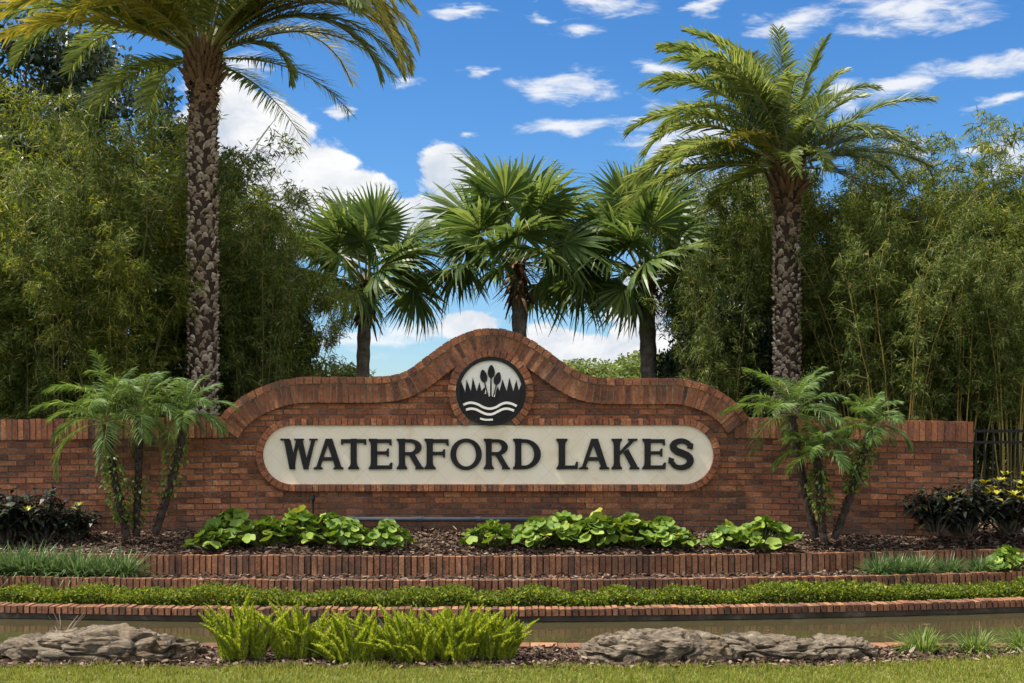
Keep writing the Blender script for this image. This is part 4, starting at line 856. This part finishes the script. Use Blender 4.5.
# ------------------------------------------------------------------ fan palms
def fan_leaf(rng, Lp, Rr, seg=44, spanD=280, bend=0.3):
    """petiole along +X then a pleated fan; local frame: blade roughly in XY, drooping tips"""
    mb = MB(); P = [(0, 0, 0), (Lp * 0.5, 0, 0.03), (Lp, 0, 0)]; mb.tube(P, [0.018, 0.014, 0.010], 5, 1, cap=False)
    th = np.radians(np.linspace(-spanD / 2, spanD / 2, seg)); L = Rr * (0.80 + 0.20 * np.cos(th * 0.62)) * rng.uniform(0.94, 1.04, seg)
    fold = 0.16 * np.abs(np.sin(th)) + 0.02
    d = np.stack([np.cos(th), np.sin(th), fold], 1)
    up = np.tile(np.array([0, 0, 1.0]), (seg, 1)); alt = np.where(np.arange(seg) % 2 == 0, 1.0, -1.0)
    sd_ = np.cross(up, d); sd_ = sd_ + up * (0.55 * alt)[:, None]
    w = 2 * 0.62 * Rr * math.radians(spanD / seg) / 2 * 1.3
    mb.strips(np.tile(np.array([Lp, 0, 0.0]), (seg, 1)), d, sd_, L, w, (rng.uniform(0.14, 0.46, seg) + 0.12 * np.abs(np.sin(th))) * bend * 2.2, [(0, 0.05), (0.25, 0.48), (0.58, 1.0), (0.70, 0.72), (0.87, 0.34), (1.0, 0.05)], 0)
    # hanging split tips
    k = rng.uniform(0, 1, seg) < 0.75
    dd = d * 0.45; dd[:, 2] -= 0.9; tipb = np.array([Lp, 0, 0.0]) + d * (L * 0.90)[:, None]; tipb[:, 2] -= (L * 0.81) * bend * 2.2 * 0.30
    mb.strips(tipb[k], dd[k], sd_[k], rng.uniform(0.14, 0.30, k.sum()), 0.018, 0.2, [(0, 0.9), (0.5, 0.6), (1, 0.06)], 0)
    return mb.mesh('frond', [MAT['fan'], MAT['rachis']])
def fan_palm(px, py_c, px_base, Y, r_, Rr, label, seed, nl=24, boots=True, lift=0.0, specs=None):
    rng = np.random.default_rng(seed); z0 = 0.43; xb = XW(px_base, Y); h = ZW(py_c, Y) - z0; dx = XW(px, Y) - xb
    o = thing('fan_palm', (xb, Y, z0), label, 'palm tree')
    mb = MB(); t_ = np.linspace(0, 1, 26)
    mb.tube([(dx * k ** 2, 0, -0.05 + (h + 0.05) * k) for k in t_], [r_ * (1.05 if i % 2 else 0.95) for i in range(26)], 12)
    mb.build('trunk', MAT['palm_bark'], o, smooth=True)
    mb = MB()
    for i in range(120):
        a = i * R(137.5); k = i / 120; z = h - 0.50 + 0.55 * k; b = np.array([dx + math.cos(a) * r_ * 0.8, math.sin(a) * r_ * 0.8, z]); e = R(rng.uniform(-60, 40) + 30 * k)
        d = np.array([math.cos(a) * math.cos(e), math.sin(a) * math.cos(e), math.sin(e)])
        mb.strips([b], [d], [np.array([-math.sin(a), math.cos(a), 0])], rng.uniform(0.16, 0.36) * (r_ / 0.11) ** 0.5, rng.uniform(0.05, 0.10), 0.5, [(0, 1), (0.5, 0.75), (1, 0.25)])
    mb.build('dead_boots', MAT['fan_dead'], o)
    for i in range(nl):
        k = (i + 0.5) / nl; a = R(137.508 * i + 30 * seed); e = R(84 - 104 * k ** 0.9 + rng.uniform(-8, 8) + lift)
        me = fan_leaf(rng, rng.uniform(0.75, 1.05) * Rr * (1.2 - 0.3 * k), Rr * rng.uniform(0.76, 0.94), bend=rng.uniform(0.25, 0.5) + 0.40 * k)
        f = link('frond', me, o, (dx + 0.05 * math.cos(a), 0.05 * math.sin(a), h + 0.02))
        f.rotation_mode = 'QUATERNION'
        M1 = Matrix.Rotation(a, 4, 'Z') @ Matrix.Rotation(-e, 4, 'Y') @ Matrix.Rotation(rng.uniform(-0.9, 0.9), 4, 'X')
        f.rotation_quaternion = M1.to_quaternion()
    return o
fan_palm(366, 284, 361, 22.0, 0.105, 0.86, 'leftmost of the three fan palms, thin trunk rising left of the arch', 1, 22)
fan_palm(518, 264, 521, 22.0, 0.115, 0.98, 'middle fan palm directly above the round emblem with brown shaggy leaf bases', 2, 24)
fan_palm(645, 276, 651, 22.0, 0.130, 0.92, 'rightmost of the three fan palms with thick dark trunk against the dark tree', 3, 23)

# ------------------------------------------------------------------ pygmy date palms in front of the wall
def pygmy(px_b, py_b, px_h, py_h, Y, label, seed, Lf, nf=26, vine=None, bias=None):
    rng = np.random.default_rng(seed); zb = ZW(py_b, Y); h = ZW(py_h, Y) - zb; dx = XW(px_h, Y) - XW(px_b, Y)
    o = thing('pygmy_date_palm', (XW(px_b, Y), Y, zb), label, 'palm tree', 'small date palms in front of the brick wall')
    mb = MB(); t_ = np.linspace(0, 1, 20); pts = np.array([(dx * (1.3 * k - 0.3 * k * k), 0.0, -0.05 + (h + 0.05) * k) for k in t_]); mb.tube(pts, [0.038 + 0.008 * (i % 2) + 0.014 * max(0, k - 0.75) for i, k in enumerate(t_)], 10)
    for i in range(int(h / 0.009)):
        k = i / (h / 0.009); a = i * 2.4; b = np.array([dx * (1.3 * k - 0.3 * k * k), 0, h * k]); d = np.array([math.cos(a), math.sin(a), 0.7]); q = b + d * 0.033
        mb.strips([q], [d], [np.array([-math.sin(a), math.cos(a), 0])], 0.035, 0.03, 0, [(0, 1), (1, 0.4)])
    mb.build('trunk', MAT['dark_bark'], o)
    for i in range(nf):
        k = i / nf; a = 137.5 * i + seed * 50; e = 88 - 92 * k ** 1.3 + rng.uniform(-8, 8)
        me = frond_mesh(rng, Lf * rng.uniform(0.85, 1.1), rng.uniform(55, 110), 46, 0.20 * (0.7 + 0.3 * Lf), wid=0.010, twist=rng.uniform(-.15, .15), bare=0.16, mats=[MAT['pygmy'], MAT['rachis']], elev=e, power=1.1, ldroop=0.5)
        f = link('frond', me, o, (dx, 0, h)); f.rotation_euler = (0, 0, R(a))
    if vine:
        mb = MB(); v0, v1, n = vine; k = rng.uniform(v0, v1, n); a = rng.uniform(0, 2 * math.pi, n); rr = 0.05 + rng.uniform(0, 0.075, n) * (np.sin((k - v0) / (v1 - v0) * math.pi) + 0.3)
        b = np.stack([dx * (1.3 * k - 0.3 * k * k) + np.cos(a) * rr, np.sin(a) * rr, h * k], 1); d = np.stack([np.cos(a), np.sin(a), rng.normal(-0.3, 0.5, n)], 1) + rng.normal(0, 0.5, (n, 3))
        mb.strips(b, d, rnd_unit(rng, n), rng.uniform(0.025, 0.055, n), rng.uniform(0.02, 0.04, n), 0.3, [(0, 0.4), (0.4, 1), (1, 0.1)])
        mb.build('climbing_vine', MAT['vine'], o)
    return o
pygmy(127, 533, 106, 424, 15.35, 'small feathery palm with leaning vine wrapped trunk, leftmost in front of the wall', 41, 0.86, 19, (0.10, 0.72, 520))
pygmy(136, 532, 140, 418, 15.45, 'small feathery palm with upright trunk between two leaning neighbours at the left wall', 42, 0.78, 15, (0.05, 0.5, 160))
pygmy(155, 530, 186, 418, 15.4, 'small feathery palm leaning right in front of the left wing of the wall', 43, 0.62, 16, (0.3, 0.75, 160))
pygmy(816, 533, 792, 416, 15.5, 'tallest small feathery palm of the right trio, crown above the wall top', 44, 0.74, 19)
pygmy(824, 537, 817, 456, 15.3, 'shortest small feathery palm of the right trio, upright with vine on trunk', 45, 0.50, 16, (0.25, 0.85, 420))
pygmy(834, 534, 870, 428, 15.35, 'small feathery palm of the right trio leaning to the right with vine', 46, 0.50, 16, (0.4, 0.9, 420))

# ------------------------------------------------------------------ round-leaved plants
def round_plant_mesh(seed, n, w, h):
    rng = np.random.default_rng(seed); mb = MB(); st = MB()
    for i in range(n):
        a = rng.uniform(0, 2 * math.pi); q = rng.uniform(0, 1) ** 0.6; x = math.cos(a) * q * w * 0.5; y = math.sin(a) * q * 0.26; z = h * (0.98 - 0.72 * q ** 1.6) * rng.uniform(0.72, 1.05)
        z = max(z, 0.05); r_ = rng.uniform(0.040, 0.080)
        nm = Vector((x * 1.2 + rng.normal(0, 0.42), y * 1.2 - 0.30 + rng.normal(0, 0.42), 0.8)).normalized(); Q = nm.to_track_quat('Z', 'Y'); sp_ = rng.uniform(0, 6.28); cup = rng.uniform(0.25, 0.75); c = Vector((x, y, z))
        V = [c]; nr = 16; Fq = []
        for ri, f in enumerate((0.5, 0.85, 1.0)):
            for k in range(nr):
                th = 2 * math.pi * k / nr; notch = 1 - 0.45 * math.exp(-((th - math.pi) / 0.25) ** 2) if ri else 1
                rr = r_ * f * notch * (1 + 0.05 * math.sin(5 * th + sp_)); zz = cup * r_ * (f ** 2) * 0.8 + 0.09 * r_ * math.sin(4 * th + sp_) * f * f - (0.05 * r_ if ri == 2 else 0)
                V.append(c + Q @ (Matrix.Rotation(sp_, 3, 'Z') @ Vector((rr * math.cos(th), rr * math.sin(th), zz))))
        for k in range(nr):
            k2 = (k + 1) % nr; Fq.append((0, 1 + k, 1 + k2, -1)); Fq.append((1 + k, 1 + nr + k, 1 + nr + k2, 1 + k2)); Fq.append((1 + nr + k, 1 + 2 * nr + k, 1 + 2 * nr + k2, 1 + nr + k2))
        mb.add([tuple(v) for v in V], Fq); st.tube([(x * 0.25, y * 0.25, 0), (x * 0.6, y * 0.6, z * 0.6), (x, y, z)], [0.007, 0.006, 0.004], 5, cap=False)
    return mb.mesh('foliage', MAT['round'], True), st.mesh('stems', MAT['stem'], True)
RP = [round_plant_mesh(300 + i, 74, 0.70, 0.33) for i in range(4)]
def round_plant(px, Y, s_, label, k, group=None, sx=1.0):
    z0 = float(np.interp(Y - float(delta(XW(px, Y))), [YR + .06, YR + .7, YR + 1.35], [.290, .375, .46])); o = thing('round_leaved_plant', (XW(px, Y), Y, z0), label, 'plant', group, px * 0.7, (s_ * sx, s_, s_ * 0.92))
    link('foliage', RP[k % 4][0], o); link('stems', RP[k % 4][1], o); return o
gA, lA = 'round-leaved plants left of the black pipe', 'bright green round-leaved plant in the mulch below the left end of the name panel'
for i, (px, Y, s_) in enumerate([(212, 15.05, 0.85), (232, 15.35, 1.15), (266, 15.2, 1.05), (300, 15.3, 1.15), (330, 15.25, 1.1), (352, 15.1, 0.9)]): round_plant(px, Y, s_, lA, i, gA)
round_plant(388, 15.0, 0.95, 'single bright green round-leaved plant over the left end of the pipe', 1)
round_plant(490, 15.1, 0.95, 'bright green round-leaved plant below the emblem at the right end of the bare pipe', 2)
gB, lB = 'round-leaved plants below the right half of the sign', 'bright green round-leaved plant in the long clump below the word LAKES'
for i, (px, Y, s_) in enumerate([(536, 15.1, 1.0), (566, 15.25, 1.15), (598, 15.15, 1.15), (632, 15.2, 1.15), (662, 15.2, 1.0), (680, 15.15, 0.7)]): round_plant(px, Y, s_, lB, i + 1, gB)
round_plant(728, 15.2, 0.85, 'bright green round-leaved plant right of the sign, left one of a pair', 3)
round_plant(762, 15.15, 1.15, 'large round-leaved plant left of the right trio of small palms', 0)

# ------------------------------------------------------------------ croton shrubs
def shrub_mesh(seed, n, w, h, L, Wl, mats, newfrac=0.0, up=0.5):
    rng = np.random.default_rng(seed); mb = MB(); st = MB(); ns = 26
    for s_ in range(ns):
        a = rng.uniform(0, 6.28); q = rng.uniform(0, 1) ** 0.5; tip = np.array([math.cos(a) * q * w / 2, math.sin(a) * q * w / 2 * 0.8, h * (1 - 0.35 * q * q) * rng.uniform(0.7, 1.0)]); b0 = tip * np.array([0.2, 0.2, 0])
        st.tube([b0, tip * np.array([0.55, 0.55, 0.5]), tip], [0.012, 0.008, 0.005], 5, cap=False)
        k = n // ns; t_ = rng.uniform(0.3, 1.0, k); P = b0 + (tip - b0) * t_[:, None]; an = rng.uniform(0, 6.28, k)
        d = np.stack([np.cos(an), np.sin(an), rng.normal(up * 0.6, 0.35, k)], 1) + (tip - b0) * 0.5; mb.strips(P, d, np.stack([-np.sin(an), np.cos(an), 0 * an], 1), rng.uniform(0.7, 1.25, k) * L, rng.uniform(0.8, 1.2, k) * Wl, rng.uniform(0.2, 0.8, k), [(0, 0.2), (0.3, 0.9), (0.6, 1), (1, 0.08)], 0)
        if rng.uniform() < newfrac:
            k = 7; an = rng.uniform(0, 6.28, k); d = np.stack([np.cos(an) * 0.7, np.sin(an) * 0.7, np.full(k, 0.8)], 1)
            mb.strips(np.tile(tip, (k, 1)), d, np.stack([-np.sin(an), np.cos(an), 0 * an], 1), L * 0.9, Wl * 0.8, 0.3, [(0, 0.2), (0.4, 1), (1, 0.08)], 1)
    return mb.mesh('foliage', mats), st.mesh('stems', MAT['bark'])
CR = [shrub_mesh(401, 620, 0.85, 0.62, 0.13, 0.045, [MAT['croton'], MAT['croton_new']], 0.12), shrub_mesh(402, 620, 0.80, 0.60, 0.13, 0.045, [MAT['croton'], MAT['croton_new']], 0.05), shrub_mesh(403, 560, 0.75, 0.62, 0.12, 0.045, [MAT['croton'], MAT['croton_new']], 0.7)]
def shrub(k, px, py_top, py_b, Y, label, wide=1.0, group=None, rz=0.0):
    z0 = ZW(py_b, Y); s_ = (ZW(py_top, Y) - z0) / 0.66; o = thing('croton_shrub', (XW(px, Y), Y, z0), label, 'shrub', group, rz, (s_ * wide, s_ * wide, s_)); link('foliage', CR[k][0], o); link('stems', CR[k][1], o); return o
shrub(1, 936, 478, 532, 15.6, 'dark purple shrub against the right end of the brick wall', 1.15)
shrub(0, 966, 470, 533, 15.7, 'dark leafy shrub with a few yellow young leaves beside the wall end', 1.1)
shrub(2, 1010, 468, 533, 15.8, 'shrub topped with yellow green leaves at the far right', 1.2)
shrub(1, 1045, 475, 533, 15.8, 'dark shrub cut by the right edge of the picture', 1.1, rz=1.0)
shrub(1, 8, 478, 542, 15.5, 'dark shrub at the far left edge before the brick wall', 1.15, rz=2.0)
shrub(0, 42, 480, 542, 15.5, 'dark shrub with pointed yellow shoots left of the small palms', 1.0, rz=0.7)
shrub(1, 74, 496, 540, 15.6, 'lowest dark shrub beside the leftmost small palm trunk', 1.1, rz=3.0)

# ------------------------------------------------------------------ strap-leaved grass clumps
MAT['green_strap'] = leaf_mat('green_strap_leaf', [(0, (0.06, 0.12, 0.022)), (0.6, (0.13, 0.20, 0.035)), (1, (0.26, 0.30, 0.08))], 0.45, 0.3, 1.4, 0.3)
def tuft(seed, n, w, h, sp=1.0, wid=0.008, tm=None):
    rng = np.random.default_rng(seed); mb = MB(); a = rng.uniform(0, 6.28, n); q = rng.uniform(0, 1, n) ** 0.5 * w * 0.22
    b = np.stack([np.cos(a) * q, np.sin(a) * q, 0 * a], 1); e = rng.uniform(0.5, 1.45, n); d = np.stack([np.cos(a) * np.cos(e), np.sin(a) * np.cos(e), np.sin(e)], 1) + rng.normal(0, 0.12, (n, 3))
    mb.strips(b, d, np.stack([-np.sin(a), np.cos(a), 0 * a], 1), rng.uniform(0.7, 1.25, n) * h * 1.25, wid, rng.uniform(0.2, 0.85, n) * sp, [(0, 0.8), (0.35, 1), (0.7, 0.8), (1, 0.08)]); return mb.mesh('strap_grass', tm or MAT['liriope'])
TF = [tuft(501, 420, 0.5, 0.33, 0.8, 0.011), tuft(502, 400, 0.45, 0.31, 0.8, 0.011), tuft(503, 300, 0.42, 0.24, 1.0, 0.009, MAT['green_strap'])]
def grass(k, px, Y, z0, s_, label, group=None, rz=0.0):
    o = link('strap_grass', TF[k], loc=(XW(px, Y), Y, z0)); o.scale = (s_,) * 3; o.rotation_euler = (0, 0, rz); return tag(o, label, 'grass clump', group)
gl, gr_ = 'strap-leaved clumps on the left ledge', 'strap-leaved clumps on the right ledge'
for i, (px, s_) in enumerate([(-14, 1.0), (10, 1.1), (30, 1.1), (52, 1.0), (78, 1.0), (102, .9), (122, .95)]): grass(i % 2, px, 14.25 + float(delta(XW(px, 14.3))), 0.095, s_, 'dark green strap-leaved clump on the brick ledge at the far left', gl, i * 1.1)
for i, (px, s_) in enumerate([(880, .75), (898, .8), (918, .75)]): grass(i % 2, px, 14.2 + float(delta(XW(px, 14.3))), 0.095, s_, 'grey green strap-leaved clump on the ledge, left group under the dark shrubs', gr_, i * 1.3)
grass(1, 948, 14.2 + float(delta(4.5)), 0.095, 0.7, 'single grey green strap-leaved clump on the ledge in a gap of brick'); grass(0, 980, 14.2 + float(delta(4.8)), 0.095, 0.65, 'small grey green strap-leaved clump beside the bright leafy plant')
gp = round_plant(1016, 14.75, 0.9, 'bright green leafy plant at the right edge on the brick ledge', 2); gp.location.z = 0.10; gp.location.y = 14.2 + float(delta(5.1))
for px, lab, s_ in [(922, 'green grass clump left of three on the near pond edge at the lower right', .9), (975, 'middle green grass clump on the near pond edge at the lower right', .8), (1024, 'green grass clump cut by the right edge at the near pond edge', .85)]:
    grass(2, px, 10.2, 0.0, s_, lab, None, px)

# ------------------------------------------------------------------ foxtail ferns
def foxtail(seed, n, w, h):
    rng = np.random.default_rng(seed); mb = MB()
    for i in range(n):
        a = rng.uniform(0, 6.28); q = rng.uniform(0, 1) ** 0.7; L = h * rng.uniform(0.5, 1.2) * (1 - 0.12 * q); out_ = q * w * rng.choice([0.2, 0.3, 0.55]); bx = np.array([math.cos(a), math.sin(a) * 0.6]) * q * w * 0.36
        k = 520; t_ = rng.uniform(0.04, 1, k) ** 0.9; c = np.zeros((k, 3)); cv = rng.uniform(-0.10, 0.10, 2)
        c[:, 0] = bx[0] + math.cos(a) * out_ * t_ ** 1.5 + cv[0] * t_ ** 2; c[:, 1] = bx[1] + math.sin(a) * out_ * 0.8 * t_ ** 1.5 + cv[1] * t_ ** 2; c[:, 2] = L * t_ - 0.10 * L * q * t_ ** 2
        ph = rng.uniform(0, 6.28, k); d = np.stack([np.cos(ph), np.sin(ph), np.full(k, 0.9)], 1); rad = 0.034 * np.minimum(1, (1.03 - t_) * 3.2) * np.minimum(1, t_ * 6 + 0.3)
        mb.strips(c, d, rnd_unit(rng, k), rad * rng.uniform(0.8, 1.3, k), 0.0075, 0.0, [(0, 1), (0.6, 0.9), (1, 0.1)])
        tt = np.linspace(0, 0.95, 7); P = np.stack([bx[0] + math.cos(a) * out_ * tt ** 1.5, bx[1] + math.sin(a) * out_ * 0.8 * tt ** 1.5, L * tt - 0.1 * L * q * tt ** 2], 1); mb.tube(P, 0.008 * (1.05 - tt), 4, 1, cap=False)
    return mb.mesh('foxtail_fern', [MAT['foxtail'], MAT['stem']])
for seed, n, px, py_b, py_t, w, lab in [(601, 38, 243, 666, 602, 0.38, 'tall lime green foxtail fern, leftmost of the row beside the left boulder'), (602, 52, 300, 665, 610, 0.50, 'lime green foxtail fern second from the left boulder'), (603, 40, 355, 664, 616, 0.52, 'smaller lime green foxtail fern with spreading plumes mid row'),
                                  (604, 68, 420, 666, 612, 0.72, 'wide bushy lime green foxtail fern fourth in the row'), (606, 22, 458, 661, 602, 0.36, 'tall thin lime green foxtail fern rising behind the wide bushy one'), (605, 36, 494, 663, 613, 0.40, 'lime green foxtail fern at the right end of the row')]:
    Y = 9.72 + 0.06 * (seed % 3); o = link('foxtail_fern', foxtail(seed, n, w, (py_b - py_t) * Y / F), loc=(XW(px, Y), Y, 0.0)); tag(o, lab, 'fern')

# ------------------------------------------------------------------ small things: pipe, riser, fence, dry twigs
mb = MB(); Yp = 15.86; zp = ZW(519.5, Yp); o = thing('irrigation_pipe', (XW(430, Yp), Yp, zp), 'dark grey blue pipe lying along the foot of the brick wall', 'pipe')
mb.tube([(XW(338, Yp) - o.location.x, 0, 0.004), (0, 0, 0), (XW(600, Yp) - o.location.x, 0, -0.006)], 0.026, 10); mb.build('pipe_run', MAT['pipe'], o, smooth=True)
mb = MB()
for px in (352, 420, 478, 560): mb = MB(); x = XW(px, Yp) - o.location.x; mb.tube([(x - 0.03, 0, 0.001), (x + 0.03, 0, 0.001)], 0.033, 10); mb.build('coupling', MAT['pipe'], o)
mb = MB(); Ys = 15.93; zs = ZW(512, Ys); o = thing('sprinkler_riser', (XW(313, Ys), Ys, zs), 'small black sprinkler riser on the wall below the left end of the panel', 'sprinkler')
mb.tube([(0, 0, -0.1), (0, 0, 0.12)], 0.012, 8); mb.build('riser', MAT['black'], o); mb = MB(); mb.tube([(0, 0, 0.12), (0, 0, 0.15), (0, 0, 0.20)], [0.022, 0.026, 0.018], 10); mb.build('spray_head', MAT['black'], o)
mb = MB(); Yf = 17.4; x0 = XW(950, Yf); o = thing('metal_fence', (x0, Yf, 0.45), 'dark metal picket fence beyond the right end of the brick wall', 'fence')
for k in range(34): mb.box(k * 0.105, k * 0.105 + 0.02, 0, 0.02, 0.0, 1.18)
mb.build('pickets', MAT['black'], o); mb = MB()
for z in (0.15, 1.0, 1.14): mb.box(-0.05, 3.6, -0.012, 0.032, z, z + 0.035)
mb.build('rail', MAT['black'], o)
for k in range(3): mb = MB(); mb.box(-0.03 + k * 1.75, 0.03 + k * 1.75, -0.025, 0.045, -0.02, 1.25); mb.build('post', MAT['black'], o)
rng = np.random.default_rng(77); mb = MB(); Yt = 10.25; o_loc = PW(64, 640, Yt)
for i in range(11):
    a = rng.uniform(-0.9, 0.9); L = rng.uniform(0.10, 0.24); mb.tube([(rng.uniform(-.05, .05), 0, -0.03), (math.sin(a) * L * 0.5, rng.uniform(-.05, .05), L * 0.55), (math.sin(a) * L * 1.1, rng.uniform(-.05, .05), L * 0.95)], [0.004, 0.003, 0.0015], 4)
tag(mb.build('dry_weed', MAT['twig'], loc=o_loc), 'dry brown weed stalks behind the left boulder', 'weed')
